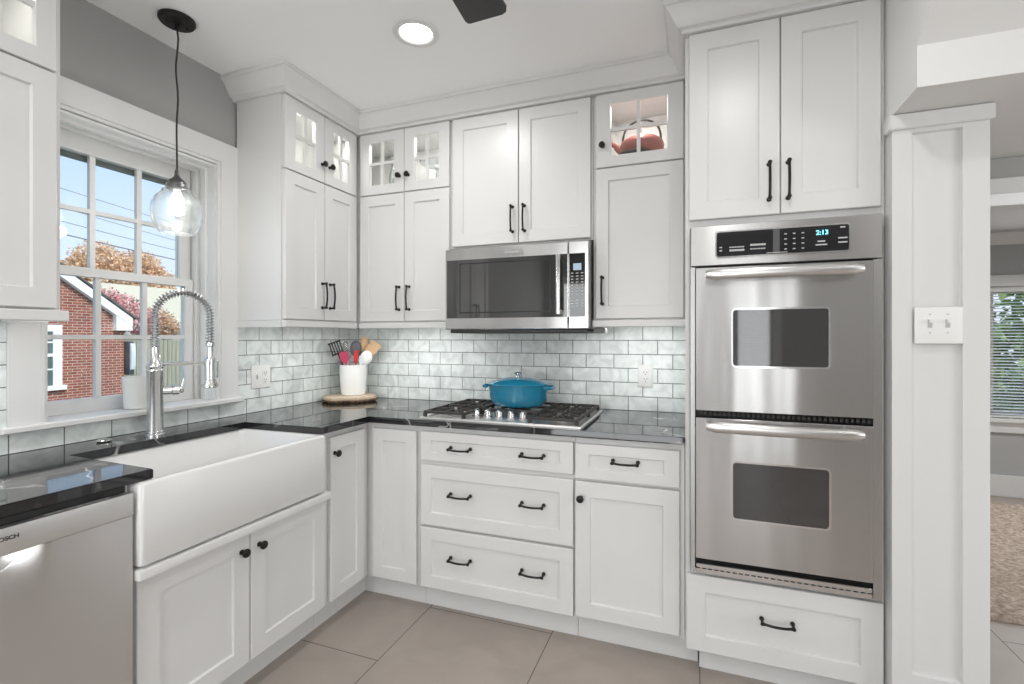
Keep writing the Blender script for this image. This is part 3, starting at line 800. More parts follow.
# ------------------------------------------------------------------ double oven
def oven():
    o = thing('double_oven', 'stainless steel double wall oven with two windowed doors', 'oven', FB(2.441, 0.3, 0.41))
    a0, a1 = 2.1365, 2.747
    face = 0.674
    m = MB(FB)
    m.box(2.140, 2.744, 0.03, 0.630, 0.412, 1.722)
    m.build('body', PLASB, o, smooth=False)
    m = MB(FB)                                       # trim surround
    m.box(a0, a0 + 0.016, 0.6565, face, 0.412, 1.568); m.box(a1 - 0.026, a1, 0.6565, face, 0.412, 1.568)
    m.build('trim_frame', STEEL, o, smooth=False)
    f = MB(FB).box(a0, a1, 0.6565, face + 0.004, 1.572, 1.722, 0.002).build('control_panel', STEEL, o)
    bz = MB(FB); fn = lambda u, v, t: (u, t, v)
    bz.poly(rrect(2.224, 2.654, 1.598, 1.697, 0.010), fn, face + 0.002, face + 0.0075)
    bz.build('bezel', BRIGHT, f)
    g = MB(FB); g.poly(rrect(2.229, 2.649, 1.603, 1.692, 0.007), fn, face + 0.003, face + 0.009)
    g.build('touch_panel', mat('control_black', (0.016, 0.016, 0.018), 0.12), f)
    yq = -(face + 0.0096)
    m = MB(FB)                                       # the slightly lighter key field and the key legends
    m.box(2.416, 2.437, face + 0.0088, face + 0.0092, 1.604, 1.691)
    m.build('key_field', mat('key_field_grey', (0.09, 0.09, 0.095), 0.3), f, smooth=False)
    m = MB(FB); q0, q1 = face + 0.0092, face + 0.0096
    for k in range(6):
        m.box(2.272 + k * 0.0085, 2.279 + k * 0.0085, q0, q1, 1.633, 1.637); m.box(2.272 + k * 0.0085, 2.2795 + k * 0.0085, q0, q1, 1.620, 1.627)
        m.box(2.342 + k * 0.0085, 2.3495 + k * 0.0085, q0, q1, 1.636, 1.643); m.box(2.342 + k * 0.0085, 2.3485 + k * 0.0085, q0, q1, 1.623, 1.627)
    for i in range(3):
        for j in range(4):
            m.box(2.452 + i * 0.027, 2.460 + i * 0.027, q0, q1, 1.616 + j * 0.018, 1.6195 + j * 0.018)
    for x0_, x1_, zz in ((2.238, 2.247, 1.634), (2.238, 2.247, 1.622), (2.549, 2.584, 1.624), (2.555, 2.578, 1.636), (2.617, 2.644, 1.644), (2.617, 2.644, 1.629), (2.623, 2.638, 1.681)):
        m.box(x0_, x1_, q0, q1, zz, zz + 0.0045)
    m.box(2.395, 2.462, q0, q1, 1.6065, 1.6085)
    m.build('key_legend', PRINT, f, smooth=False)
    m = MB(FB); m.box(2.550, 2.588, q0 - 0.0004, q0, 1.656, 1.680); m.build('clock_window', mat('clock_glass', (0.01, 0.05, 0.06), 0.2), f, smooth=False)
    text_mesh('clock_digits', '2:13', 0.0225, CLOCK, f, (2.569, yq, 1.668), (1, 0, 0), (0, 0, 1), 0.0003)
    def door(z0, z1, wz0, wz1, hz):
        b0, b1 = 2.155, 2.717
        dd = 0.697
        m = MB(FB)
        # front sheet with a real opening for the window
        A = rrect(b0, b1, z0, z1, 0.004, 5); W = rrect(2.277, 2.593, wz0 - 0.007, wz1 + 0.007, 0.016, 5)
        ring = lambda pts, d: [(u, d, v) for u, v in pts]
        m.rings([ring(A, 0.660), ring(A, dd - 0.002), ring(rrect(b0 + 0.002, b1 - 0.002, z0 + 0.002, z1 - 0.002, 0.004, 5), dd), ring(W, dd), ring(W, dd - 0.010), ring(W, 0.660)], closed=True)
        dr = m.build('door', STEELV, o, ang=30)
        m = MB(FB)
        Wi = rrect(2.283, 2.587, wz0, wz1, 0.012, 5)
        m.rings([ring(W, dd - 0.006), ring(W, dd + 0.0015), ring(Wi, dd + 0.0015), ring(Wi, dd - 0.006)], closed=True)
        m.build('window_frame', BRIGHT, dr, ang=30)
        m = MB(FB); m.poly(Wi, lambda u, v, t: (u, t, v), dd - 0.008, dd - 0.002); m.build('window_glass', MWGLASS, dr)
        # bowed bar handle with rounded ends, standing on two feet
        h0, h1 = 2.190, 2.676
        m = MB(FB)
        n = 18; pts = []; rad = []
        for k in range(n + 1):
            s = k / n
            e_ = min(s, 1 - s)
            pts.append((h0 + (h1 - h0) * s, dd + 0.046 + 0.016 * (1 - (2 * s - 1) ** 2), hz))
            rad.append(0.0195 * min(1.0, 0.62 + e_ * 10))
        m.tube(pts, rad, 14, flat=0.62, up=(0, 0, 1))
        for hx in (h0 + 0.035, h1 - 0.035):
            m.tube([(hx, dd - 0.001, hz), (hx, dd + 0.055, hz)], [0.012, 0.010], 12)
        m.build('handle', mat('satin_handle', (0.72, 0.715, 0.705), 0.28, 1.0), dr)
        return dr
    door(1.030, 1.562, 1.199, 1.403, 1.531)
    door(0.477, 1.003, 0.642, 0.845, 0.979)
    m = MB(FB)
    for k in range(34):
        a = 2.17 + k * 0.0162
        m.box(a, a + 0.009, 0.659, 0.676, 1.010, 1.022)
    m.build('vent_grille', IRON, o, smooth=False)
    m = MB(FB)
    m.box(a0 + 0.018, a1 - 0.028, 0.6565, 0.672, 0.412, 0.428); m.box(a0 + 0.02, a1 - 0.03, 0.6565, 0.684, 0.436, 0.452, 0.003)
    for k in range(26):
        m.box(2.17 + k * 0.0212, 2.178 + k * 0.0212, 0.6565, 0.668, 0.428, 0.436)
    m.build('vent_trim', BRIGHT, o)
oven()

# ------------------------------------------------------------------ microwave
def microwave():
    o = thing('microwave', 'stainless over-range microwave mounted under the short cabinet', 'microwave', FB(1.31, 0.2, 1.342))
    a0, a1, z0, z1, d = 0.929, 1.6865, 1.343, 1.757, 0.391
    MB(FB).box(a0 + 0.006, a1 - 0.004, 0.012, 0.350, z0 + 0.004, z1 + 0.015, 0.003).build('body', mat('painted_steel_grey', (0.30, 0.30, 0.30), 0.4, 0.7), o)
    # stainless front: door leaf and control column, each a sheet around the black glass
    def leaf(name, p, q, g0, g1):
        m = MB(FB)
        R = lambda u0, u1, v0, v1, dd: [(u0, dd, v0), (u1, dd, v0), (u1, dd, v1), (u0, dd, v1)]
        m.rings([R(p, q, z0, z1, 0.352), R(p, q, z0, z1, d - 0.004), R(p + 0.004, q - 0.004, z0 + 0.004, z1 - 0.004, d), R(g0, g1, 1.400, 1.700, d), R(g0, g1, 1.400, 1.700, d - 0.006)])
        f = m.build(name, STEEL, o, smooth=False)
        return f
    dr = leaf('door', a0, 1.5865, 0.939, 1.5855)
    cp = leaf('control_panel', 1.5875, a1, 1.5885, 1.668)
    MB(FB).box(0.9395, 1.585, d - 0.0058, d - 0.0005, 1.4005, 1.6995).build('door_glass', MWGLASS, dr, smooth=False)
    MB(FB).box(1.589, 1.6675, d - 0.0058, d - 0.0005, 1.4005, 1.6995).build('touch_panel', BLACKG, cp, smooth=False)
    m = MB(FB); fn = lambda u, v, t: (u, t, v)
    R = lambda u0, u1, v0, v1, dd: [(u0, dd, v0), (u1, dd, v0), (u1, dd, v1), (u0, dd, v1)]
    m.rings([R(1.012, 1.500, 1.426, 1.682, d - 0.0004), R(1.012, 1.500, 1.426, 1.682, d), R(1.017, 1.495, 1.431, 1.677, d), R(1.017, 1.495, 1.431, 1.677, d - 0.0004)], closed=True)
    m.build('window_border', mat('border_black', (0.008, 0.008, 0.008), 0.3), dr, smooth=False)
    m = MB(FB)
    m.tube([(1.546, d + 0.034, 1.412), (1.546, d + 0.034, 1.692)], 0.0115, 14)
    for zz in (1.424, 1.680):
        m.box(1.534, 1.558, d - 0.0004, d + 0.040, zz - 0.011, zz + 0.011, 0.003)
    m.build('handle', BRIGHT, dr)
    b = MB(FB).box(1.243, 1.361, d, d + 0.004, 1.713, 1.739, 0.001).build('badge', BRIGHT, dr)
    text_mesh('lettering', 'KitchenAid', 0.0165, PRINT, b, (1.302, -(d + 0.0043), 1.7262), (1, 0, 0), (0, 0, 1), 0.0002)
    m = MB(FB); m.box(1.611, 1.650, d, d + 0.0006, 1.620, 1.652); m.build('display', LCD, cp, smooth=False)
    m = MB(FB)
    for j in range(12):
        if j in (8, ): continue
        for i in range(3):
            w = 0.005 if (j > 3 and j < 8) else 0.012
            x = 1.606 + i * 0.024
            zz = 1.606 - j * 0.0142
            m.box(x - w / 2, x + w / 2, d, d + 0.0006, zz - 0.002, zz + 0.002)
    m.build('key_legend', PRINT, cp, smooth=False)
    m = MB(FB)
    m.box(a0 + 0.02, a1 - 0.006, 0.03, 0.375, 1.324, z0 - 0.0005, 0.004)
    m.build('vent_base', mat('vent_dark', (0.05, 0.05, 0.05), 0.5, 0.4), o)
microwave()

# ------------------------------------------------------------------ cooktop
def cooktop():
    o = thing('gas_cooktop', 'stainless five-burner gas cooktop with black iron grates', 'cooktop', FB(1.305, 0.35, 0.914))
    a0, a1, d0, d1 = 0.910, 1.698, 0.095, 0.618
    Q = lambda i, z: [(a0 + i, d0 + i, z), (a1 - i, d0 + i, z), (a1 - i, d1 - i, z), (a0 + i, d1 - i, z)]
    m = MB(FB); m.rings([Q(0, 0.9145), Q(0, 0.918), Q(0.004, 0.923), Q(0.03, 0.924), Q(0.04, 0.919)])
    m.build('tray', mat('cooktop_steel', (0.72, 0.715, 0.705), 0.38, 1.0), o, smooth=False)
    gz = 0.951
    def grate(x0, x1, y0, y1, burners):
        m = MB(FB); b = 0.0062
        def bar(p, q, t=b):
            p = Vector(p); q = Vector(q); dv = (q - p).normalized(); s = Vector((-dv.y, dv.x, 0)) * t
            for_ = [p + s, q + s, q - s, p - s]
            m.rings([[tuple(v + Vector((0, 0, -0.012))) for v in for_], [tuple(v) for v in for_]])
        bar((x0, y0, gz), (x1, y0, gz)); bar((x0, y1, gz), (x1, y1, gz)); bar((x0, y0, gz), (x0, y1, gz)); bar((x1, y0, gz), (x1, y1, gz))
        for k, (bx, by) in enumerate(burners):
            r = 0.028
            bar((x0, by, gz), (bx - r, by, gz)); bar((bx + r, by, gz), (x1, by, gz))
            ylo = y0 if by - y0 < 0.2 else (y0 + y1) / 2; yhi = y1 if y1 - by < 0.2 else (y0 + y1) / 2
            bar((bx, ylo, gz), (bx, by - r, gz)); bar((bx, by + r, gz), (bx, yhi, gz))
            for sx in (-1, 1):
                for sy in (-1, 1):
                    bar((bx + sx * 0.075, by + sy * 0.075, gz), (bx + sx * 0.032, by + sy * 0.032, gz), 0.005)
        if len(burners) > 1:
            bar((x0, (y0 + y1) / 2, gz), (x1, (y0 + y1) / 2, gz))
        for x in (x0, x1):
            for y in (y0, y1, (y0 + y1) / 2):
                m.box(x - 0.007, x + 0.007, y - 0.007, y + 0.007, 0.9195, gz - 0.011)
        m.build('grate', IRON, o, smooth=False)
    def burner(x, y, r):
        m = MB(FB)
        ring = lambda rr, z: [(x + rr * math.cos(2 * PI * i / 20), y + rr * math.sin(2 * PI * i / 20), z) for i in range(20)]
        m.rings([ring(r * 1.25, 0.9195), ring(r * 1.2, 0.925), ring(r, 0.930), ring(r * 0.95, 0.933)])
        b = m.build('burner', mat('burner_alloy', (0.42, 0.40, 0.38), 0.45, 0.9), o)
        m = MB(FB); m.rings([ring(r * 0.9, 0.9332), ring(r * 0.92, 0.939), ring(r * 0.8, 0.941)]); m.build('burner_cap', IRON, b)
    L = [(1.035, 0.225), (1.035, 0.475)]; Cc = [(1.300, 0.265)]; R = [(1.575, 0.225), (1.575, 0.475)]
    grate(0.932, 1.138, 0.118, 0.596, L); grate(1.146, 1.456, 0.118, 0.420, Cc); grate(1.464, 1.676, 0.118, 0.596, R)
    for x, y in L + R: burner(x, y, 0.034)
    burner(1.300, 0.265, 0.045)
    for k in range(5):
        x, y = 1.154 + k * 0.060, 0.487
        m = MB(FB)
        ring = lambda rr, z: [(x + rr * math.cos(2 * PI * i / 16), y + rr * math.sin(2 * PI * i / 16), z) for i in range(16)]
        m.rings([ring(0.023, 0.9195), ring(0.023, 0.923), ring(0.017, 0.925), ring(0.0155, 0.948), ring(0.013, 0.951)])
        m.box(x - 0.004, x + 0.004, y - 0.0165, y + 0.0165, 0.949, 0.955, 0.001)
        m.build('control_knob', BRIGHT, o)
cooktop()

def dutch_oven():
    c = (1.296, -0.287, 0.9515)
    o = thing('dutch_oven', 'teal enamel lidded casserole pot standing on the cooktop', 'pot', c)
    sy = 0.82
    m = MB(); z = c[2]
    prof = [(0.10, 0.0), (0.122, 0.003), (0.138, 0.014), (0.149, 0.040), (0.155, 0.075), (0.158, 0.104), (0.160, 0.108), (0.152, 0.108), (0.148, 0.09)]
    m.lathe([(r, z + h) for r, h in prof], (c[0], c[1], 0), 40, 'z', 1, sy)
    m.build('body', TEAL, o)
    for s in (-1, 1):
        h = MB(); pts = []
        for k in range(9):
            t = -PI / 2 + PI * k / 8
            pts.append((c[0] + s * (0.150 + 0.040 * math.cos(t) ** 0.8 if math.cos(t) > 0 else c[0] + s * 0.150) if False else c[0] + s * (0.152 + 0.036 * max(math.cos(t), 0) ** 0.7), c[1] + 0.050 * math.sin(t), z + 0.098))
        h.tube(pts, 0.0075, 8, flat=0.8)
        h.build('handle', TEAL, o)
    m = MB()
    prof = [(0.140, 0.1085), (0.160, 0.1090), (0.1625, 0.112), (0.160, 0.116), (0.148, 0.121), (0.115, 0.133), (0.07, 0.142), (0.03, 0.146), (0.004, 0.147)]
    m.lathe([(r, z + h) for r, h in prof], (c[0], c[1], 0), 40, 'z', 1, sy)
    ld = m.build('lid', TEAL, o)
    m = MB(); m.lathe([(0.012, z + 0.146), (0.009, z + 0.152), (0.010, z + 0.158), (0.021, z + 0.163), (0.022, z + 0.168), (0.016, z + 0.172), (0.003, z + 0.173)], (c[0], c[1], 0), 18)
    m.build('knob', BRIGHT, ld)
dutch_oven()

# ------------------------------------------------------------------ faucet
def faucet():
    bx, by = 0.140, -1.318
    o = thing('faucet', 'tall brushed nickel spring-neck kitchen faucet behind the sink', 'faucet', (bx, by, 0.9142))
    z0 = 0.9142
    m = MB()
    m.lathe([(0.034, z0), (0.034, z0 + 0.006), (0.030, z0 + 0.010), (0.030, z0 + 0.016), (0.0275, z0 + 0.019), (0.0275, 1.165), (0.029, 1.168), (0.029, 1.174), (0.027, 1.178),
             (0.031, 1.186), (0.031, 1.190), (0.023, 1.204), (0.018, 1.212), (0.018, 1.262), (0.014, 1.266)], (bx, by, 0), 28)
    m.build('column', CHROME, o)
    dx, dy = 0.66, 0.75
    n_ = math.hypot(dx, dy); dx, dy = dx / n_, dy / n_
    R = 0.092; zc = 1.392
    path = [(bx, by, 1.262 + 0.02 * k) for k in range(7)]
    for k in range(1, 22):
        t = PI - PI * k / 21
        path.append((bx + dx * (R + R * math.cos(t)), by + dy * (R + R * math.cos(t)), zc + R * math.sin(t)))
    ex, ey = bx + dx * 2 * R, by + dy * 2 * R
    for k in range(1, 7):
        path.append((ex, ey, zc - 0.02 * k))
    MB().tube(path, 0.0085, 10).build('hose', mat('hose_dark_steel', (0.25, 0.25, 0.25), 0.35, 0.9), o)
    # spring coil wound round the hose
    P = [Vector(p) for p in path]
    seglen = [0.0]
    for a, b in zip(P, P[1:]): seglen.append(seglen[-1] + (b - a).length)
    tot = seglen[-1]
    side = Vector((-dy, dx, 0))
    def at(s):
        i = 0
        while i < len(P) - 2 and seglen[i + 1] < s: i += 1
        f = (s - seglen[i]) / max(seglen[i + 1] - seglen[i], 1e-6)
        p = P[i].lerp(P[i + 1], f); t = (P[i + 1] - P[i]).normalized()
        return p, t
    turns = 44; pts = []
    for k in range(turns * 9 + 1):
        s = tot * k / (turns * 9)
        p, t = at(s)
        b = t.cross(side)
        w = 2 * PI * k / 9
        pts.append(p + side * (0.0150 * math.cos(w)) + b * (0.0150 * math.sin(w)))
    MB().tube(pts, 0.0024, 5).build('spring', CHROME, o)
    m = MB()
    m.lathe([(0.012, 1.285), (0.017, 1.280), (0.017, 1.268), (0.011, 1.264), (0.012, 1.222), (0.021, 1.212), (0.021, 1.140), (0.022, 1.120), (0.030, 1.106), (0.030, 1.097), (0.025, 1.094)], (ex, ey, 0), 20)
    m.box(ex + dx * 0.018 - 0.006, ex + dx * 0.018 + 0.010, ey + dy * 0.018 - 0.004, ey + dy * 0.018 + 0.010, 1.135, 1.210, 0.003)
    m.build('spray_head', CHROME, o)
    m = MB()
    m.tube([(bx, by, 1.197), (bx + dx * 0.05, by + dy * 0.05, 1.197), (ex - dx * 0.018, ey - dy * 0.018, 1.197)], 0.0075, 10)
    m.lathe([(0.0225, 1.188), (0.0225, 1.206), (0.019, 1.206), (0.019, 1.188)], (ex, ey, 0), 20)
    m.build('support_arm', CHROME, o)
    m = MB()
    hx, hy = 0.35, 0.94
    q = lambda s, z: (bx + hx * s, by + hy * s, z)
    m.tube([q(0.020, 1.090), q(0.052, 1.090), q(0.055, 1.090), q(0.078, 1.090), q(0.082, 1.090), q(0.094, 1.090), q(0.097, 1.090)], [0.017, 0.017, 0.020, 0.020, 0.015, 0.014, 0.005], 18)
    m.tube([q(0.088, 1.100), q(0.092, 1.115), q(0.094, 1.135)], [0.005, 0.0045, 0.005], 8)
    m.build('lever', CHROME, o)
faucet()

m = MB(); m.lathe([(0.022, 0.9145), (0.024, 0.919), (0.022, 0.923), (0.012, 0.9255), (0.002, 0.926)], (0.085, -1.462, 0), 20)
tag(m.build('air_switch_button', BRIGHT, loc=(0.085, -1.462, 0.9145)), 'small round chrome button on the worktop left of the faucet', 'button')

# ------------------------------------------------------------------ pendant lamp
def pendant():
    px, py = 0.213, -1.282
    o = thing('pendant_lamp', 'pendant lamp with clear glass globe hanging before the window', 'lamp', (px, py, 2.57))
    m = MB(); m.lathe([(0.064, 2.5705), (0.064, 2.560), (0.058, 2.552), (0.010, 2.549), (0.010, 2.530), (0.005, 2.528)], (px, py, 0), 30)
    for s in (-1, 1):
        m.sphere((px + 0.01 * s, py + s * 0.035, 2.549), 0.005, 8, 6)
    m.build('canopy', BLACKM, o)
    pts = [(px + 0.0025 * math.sin(k * 1.1), py + 0.003 * math.sin(k * 0.8 + 1), 2.53 - (2.53 - 1.965) * k / 16) for k in range(17)]
    pts[0] = (px, py, 2.53); pts[-1] = (px, py, 1.960)
    MB().tube(pts, 0.0034, 7).build('cord', PLASB, o)
    m = MB(); m.lathe([(0.005, 1.972), (0.008, 1.962), (0.009, 1.945), (0.016, 1.936), (0.028, 1.926), (0.033, 1.915), (0.034, 1.894), (0.030, 1.889), (0.020, 1.888)], (px, py, 0), 24)
    m.build('socket', mat('dark_pewter', (0.16, 0.16, 0.16), 0.35, 0.9), o)
    m = MB()
    prof = [(0.036, 1.912), (0.040, 1.904), (0.040, 1.893), (0.050, 1.888), (0.052, 1.879), (0.057, 1.873), (0.072, 1.858), (0.084, 1.832), (0.0885, 1.800), (0.085, 1.770), (0.075, 1.742), (0.062, 1.722), (0.056, 1.716)]
    inner = [(r - 0.0025, z) for r, z in prof[::-1]]
    m.lathe(prof + inner, (px, py, 0), 40, cap0=False, cap1=False)
    m.build('glass_shade', SHADEG, o)
    m = MB()
    m.lathe([(0.012, 1.889), (0.013, 1.875), (0.020, 1.862), (0.024, 1.848), (0.021, 1.834), (0.012, 1.824), (0.002, 1.821)], (px, py, 0), 20)
    m.build('bulb', BULB, o)
    l = bpy.data.lights.new('pendant_bulb_light', 'POINT'); l.energy = 2.5; l.shadow_soft_size = 0.03; l.color = (1, 0.96, 0.9)
    lo = bpy.data.objects.new('pendant_bulb_light', l); COL.objects.link(lo); lo.location = (px, py, 1.785)
pendant()

# ------------------------------------------------------------------ recessed ceiling lights
DOWN = [(1.062, -0.884, True), (2.34, -1.50, False), (1.06, -2.75, False), (2.34, -3.30, False), (1.06, -4.30, False), (3.9, -2.4, False), (3.9, -4.2, False)]  # first is in view, second placed from its shadow; the rest are added, unseen
def downlight(x, y, label, power):
    z = 2.5708
    o = thing('recessed_light', label, 'ceiling light', (x, y, z), 'recessed lights in the kitchen ceiling')
    m = MB(); m.lathe([(0.072, z), (0.096, z), (0.095, z - 0.006), (0.072, z - 0.009), (0.066, z - 0.004), (0.066, z)], (x, y, 0), 32, cap0=False, cap1=False)
    m.build('trim_ring', TRIMW, o)
    m = MB(); m.lathe([(0.0655, z - 0.0005), (0.0655, z - 0.003), (0.05, z - 0.004), (0.002, z - 0.0045)], (x, y, 0), 28)
    m.build('lens', LAMP, o)
    area_light('downlight', (x, y, z - 0.012), (0, 0, -1), 0.13, 0.13, power, (1.0, 0.985, 0.965), 'DISK', 2.95)
LBL = ['lit round recessed ceiling light between the pendant lamp and the fan', 'recessed ceiling light just above and left of the hall bulkhead',
       'added unseen recessed ceiling light left of the viewer', 'added unseen recessed ceiling light behind the viewer to the right', 'added unseen recessed ceiling light at the left rear of the kitchen',
       'added unseen recessed ceiling light in the hall on the right', 'added unseen recessed ceiling light in the rear right of the hall']
for (x, y, v), lb in zip(DOWN, LBL):
    downlight(x, y, lb, {1.062: 5.4, 1.06: 9.0, 2.34: 4.8}.get(x, 2.4))

def added_far_light():  # lamp added outside the view to brighten the far room
    x, y, z = 4.45, 1.25, 2.1498
    o = thing('recessed_light', 'added unseen recessed ceiling light in the far room', 'ceiling light', (x, y, z))
    m = MB(); m.lathe([(0.072, z), (0.096, z), (0.095, z - 0.006), (0.072, z - 0.009), (0.066, z - 0.004), (0.066, z)], (x, y, 0), 32, cap0=False, cap1=False)
    m.build('trim_ring', TRIMW, o)
    m = MB(); m.lathe([(0.0655, z - 0.0005), (0.0655, z - 0.003), (0.05, z - 0.004), (0.002, z - 0.0045)], (x, y, 0), 28)
    m.build('lens', LAMP, o)
    area_light('downlight', (x, y, z - 0.012), (0, 0, -1), 0.13, 0.13, 18.0, (1, 1, 1), 'DISK', 2.6)
added_far_light()

# ------------------------------------------------------------------ ceiling fan
def fan():
    hx, hy, hz = 1.556, -1.795, 2.30
    o = thing('ceiling_fan', 'dark ceiling fan with one blade reaching into view', 'fan', (hx, hy, 2.57))
    m = MB(); m.lathe([(0.065, 2.5705), (0.065, 2.545), (0.03, 2.520), (0.016, 2.515), (0.016, 2.420), (0.03, 2.415), (0.095, 2.400), (0.11, 2.380), (0.11, 2.335), (0.09, 2.315), (0.05, 2.300), (0.004, 2.297)], (hx, hy, 0), 32)
    m.build('motor', BLACKM, o)
    for ang in (91.0, 211.0, 331.0):
        t = math.radians(ang); c, s = math.cos(t), math.sin(t)
        L = 0.545
        def W(u, v, w):
            return (hx + c * u - s * v, hy + s * u + c * v, hz + w)
        m = MB()
        out = [(0.17, 0.045), (0.30, 0.062), (L + 0.006, 0.078), (L + 0.018, 0.074), (L + 0.020, 0.066), (L - 0.004, -0.052), (L - 0.014, -0.068), (L - 0.032, -0.076), (0.30, -0.062), (0.17, -0.045)]
        tilt = 0.10
        m.rings([[W(u, v, -0.004 + v * tilt) for u, v in out], [W(u, v, 0.004 + v * tilt) for u, v in out]])
        b = m.build('blade', mat('fan_blade_dark', (0.03, 0.029, 0.028), 0.45), o, smooth=False)
        m = MB(); m.rings([[W(0.09, 0.02, 0.0), W(0.24, 0.03, 0.003), W(0.24, -0.03, -0.003), W(0.09, -0.02, 0.0)], [W(0.09, 0.02, 0.012), W(0.24, 0.03, 0.010), W(0.24, -0.03, 0.006), W(0.09, -0.02, 0.012)]])
        m.build('blade_arm', BLACKM, b, smooth=False)
fan()

# ------------------------------------------------------------------ crock, board and utensils
def board():
    c = (0.160, -0.190)
    random.seed(4)
    pts = []
    for k in range(40):
        t = 2 * PI * k / 40
        r = 0.155 + 0.010 * math.sin(3 * t + 1) + 0.008 * math.sin(7 * t) + random.uniform(-0.003, 0.003)
        pts.append((max(r * math.cos(t), 0.014 - c[0] + 0.004 * math.sin(9 * t)), min(r * math.sin(t), -0.014 - c[1] + 0.004 * math.sin(8 * t))))
    o = thing('wood_slab', 'live-edge round wood slab under the utensil crock', 'board', (c[0], c[1], 0.9145))
    R = lambda s, z: [(c[0] + x * s, c[1] + y * s, z) for x, y in pts]
    m = MB(); m.rings([R(0.92, 0.9145), R(1.0, 0.924), R(0.995, 0.9322)])
    m.build('bark', BARK, o)
    m = MB(); m.rings([R(0.99, 0.9323), R(1.0, 0.937), R(0.985, 0.9465), R(0.95, 0.949)])
    m.build('top', SLABW, o)
board()
CK = (0.176, -0.176); CZ = 0.9492
def crock():
    o = thing('utensil_crock', 'white ceramic crock full of cooking utensils in the corner', 'crock', (CK[0], CK[1], CZ))
    out = []
    for r, z in ((0.058, 0.0), (0.066, 0.004), (0.072, 0.03), (0.079, 0.11), (0.079, 0.176), (0.0805, 0.184), (0.077, 0.186), (0.073, 0.182), (0.068, 0.10), (0.060, 0.012)):
        out.append([(CK[0] + x, CK[1] + y, CZ + z) for x, y in rrect(-r, r, -r, r, r * 0.72, 6)])
    # turned so that a face looks at the room
    m = MB()
    ca, sa = math.cos(math.radians(28)), math.sin(math.radians(28))
    out = [[(CK[0] + (p[0] - CK[0]) * ca - (p[1] - CK[1]) * sa, CK[1] + (p[0] - CK[0]) * sa + (p[1] - CK[1]) * ca, p[2]) for p in r] for r in out]
    m.rings(out)
    m.build('pot', CERAM, o, ang=50)
crock()
CAMDIR = Vector((2.154 - 0.2, -2.626 + 0.2, 0)).normalized()
RIGHT = Vector((-CAMDIR.y, CAMDIR.x, 0))             # to the viewer's right
def place(s, dep, h):
    p = Vector((CK[0], CK[1], CZ)) + RIGHT * s + CAMDIR * dep
    return Vector((p.x, p.y, CZ + h))
def utensil(name, label, cat, foot, neck, head_fn, hm, mh):
    o = thing(name, label, cat, tuple(foot), 'cooking utensils in the crock')
    MB().tube([foot, foot.lerp(neck, 0.5), neck], [0.0055, 0.006, 0.005], 8).build('shaft', mh, o)
    b = MB(); head_fn(b, neck, (neck - foot).normalized())
    b.build('head', hm, o)
    return o
def paddle(w, l, th=0.005, tip=0.7, slots=0):
    def fn(b, n, t):
        sd = (RIGHT - t * RIGHT.dot(t)).normalized(); fw = t.cross(sd).normalized()
        prof = [(0.0, 0.25), (0.15, 0.75), (0.4, 1.0), (0.8, 1.0), (0.94, tip + 0.1), (1.0, tip * 0.6)]
        rings = []
        for u, k in prof:
            c = n + t * (u * l)
            ww = w / 2 * k
            rings.append([c + sd * ww + fw * th / 2, c - sd * ww + fw * th / 2, c - sd * ww - fw * th / 2, c + sd * ww - fw * th / 2])
        if not slots:
            b.rings(rings)
        else:
            # slotted turner: a frame of bars
            for k in range(slots):
                off = (-w / 2 + w * (k + 0.5) / slots)
                p0 = n + t * (0.25 * l) + sd * off; p1 = n + t * (0.95 * l) + sd * off
                b.tube([p0, p1], w / slots * 0.27, 6)
            for u in (0.22, 0.97):
                b.tube([n + t * (u * l) - sd * w / 2, n + t * (u * l) + sd * w / 2], 0.005, 6)
            b.tube([n, n + t * (0.22 * l)], 0.005, 6)
    return fn
def bowl_spoon(w, l):
    def fn(b, n, t):
        sd = (RIGHT - t * RIGHT.dot(t)).normalized(); fw = sd.cross(t).normalized()
        c = n + t * (l * 0.48)
        rings = []
        for k in range(9):
            a = PI * k / 8
            cc = c - t * (l / 2 * math.cos(a)); r = max(w / 2 * math.sin(a), 0.001)
            rings.append([cc + sd * (r * math.cos(q)) + fw * (0.30 * r * math.sin(q)) for q in [2 * PI * i / 10 for i in range(10)]])
        b.rings(rings)
    return fn
def whisk(w, l):
    def fn(b, n, t):
        sd = (RIGHT - t * RIGHT.dot(t)).normalized(); fw = sd.cross(t).normalized()
        for k in range(5):
            a = PI * k / 5; dv = sd * math.cos(a) + fw * math.sin(a)
            pts = [n + t * (l * 0.5 * (1 - math.cos(PI * i / 6))) + dv * (w / 2 * math.sin(PI * i / 6) ** 0.8) for i in range(7)]
            pts += [n + t * (l * 0.5 * (1 - math.cos(PI * i / 6))) - dv * (w / 2 * math.sin(PI * i / 6) ** 0.8) for i in range(5, -1, -1)]
            b.tube(pts, 0.0016, 5)
    return fn
utensil('slotted_turner', 'black slotted turner leaning far left in the crock', 'utensil', place(-0.01, 0.02, 0.03), place(-0.082, 0.015, 0.235), paddle(0.075, 0.095, slots=5), PLASB, PLASB)
utensil('spatula', 'raspberry pink spatula low at the left of the crock', 'utensil', place(-0.01, 0.045, 0.03), place(-0.045, 0.05, 0.195), paddle(0.050, 0.075, 0.009), PINK, PINK)
utensil('whisk', 'steel wire whisk standing behind the pink spatula', 'utensil', place(0.0, -0.02, 0.03), place(-0.035, -0.015, 0.215), whisk(0.062, 0.115), CHROME, CHROME)
utensil('serving_spoon', 'dark grey serving spoon upright in the middle of the crock', 'utensil', place(0.01, 0.0, 0.03), place(0.012, 0.0, 0.235), bowl_spoon(0.068, 0.10), GREYS, GREYS)
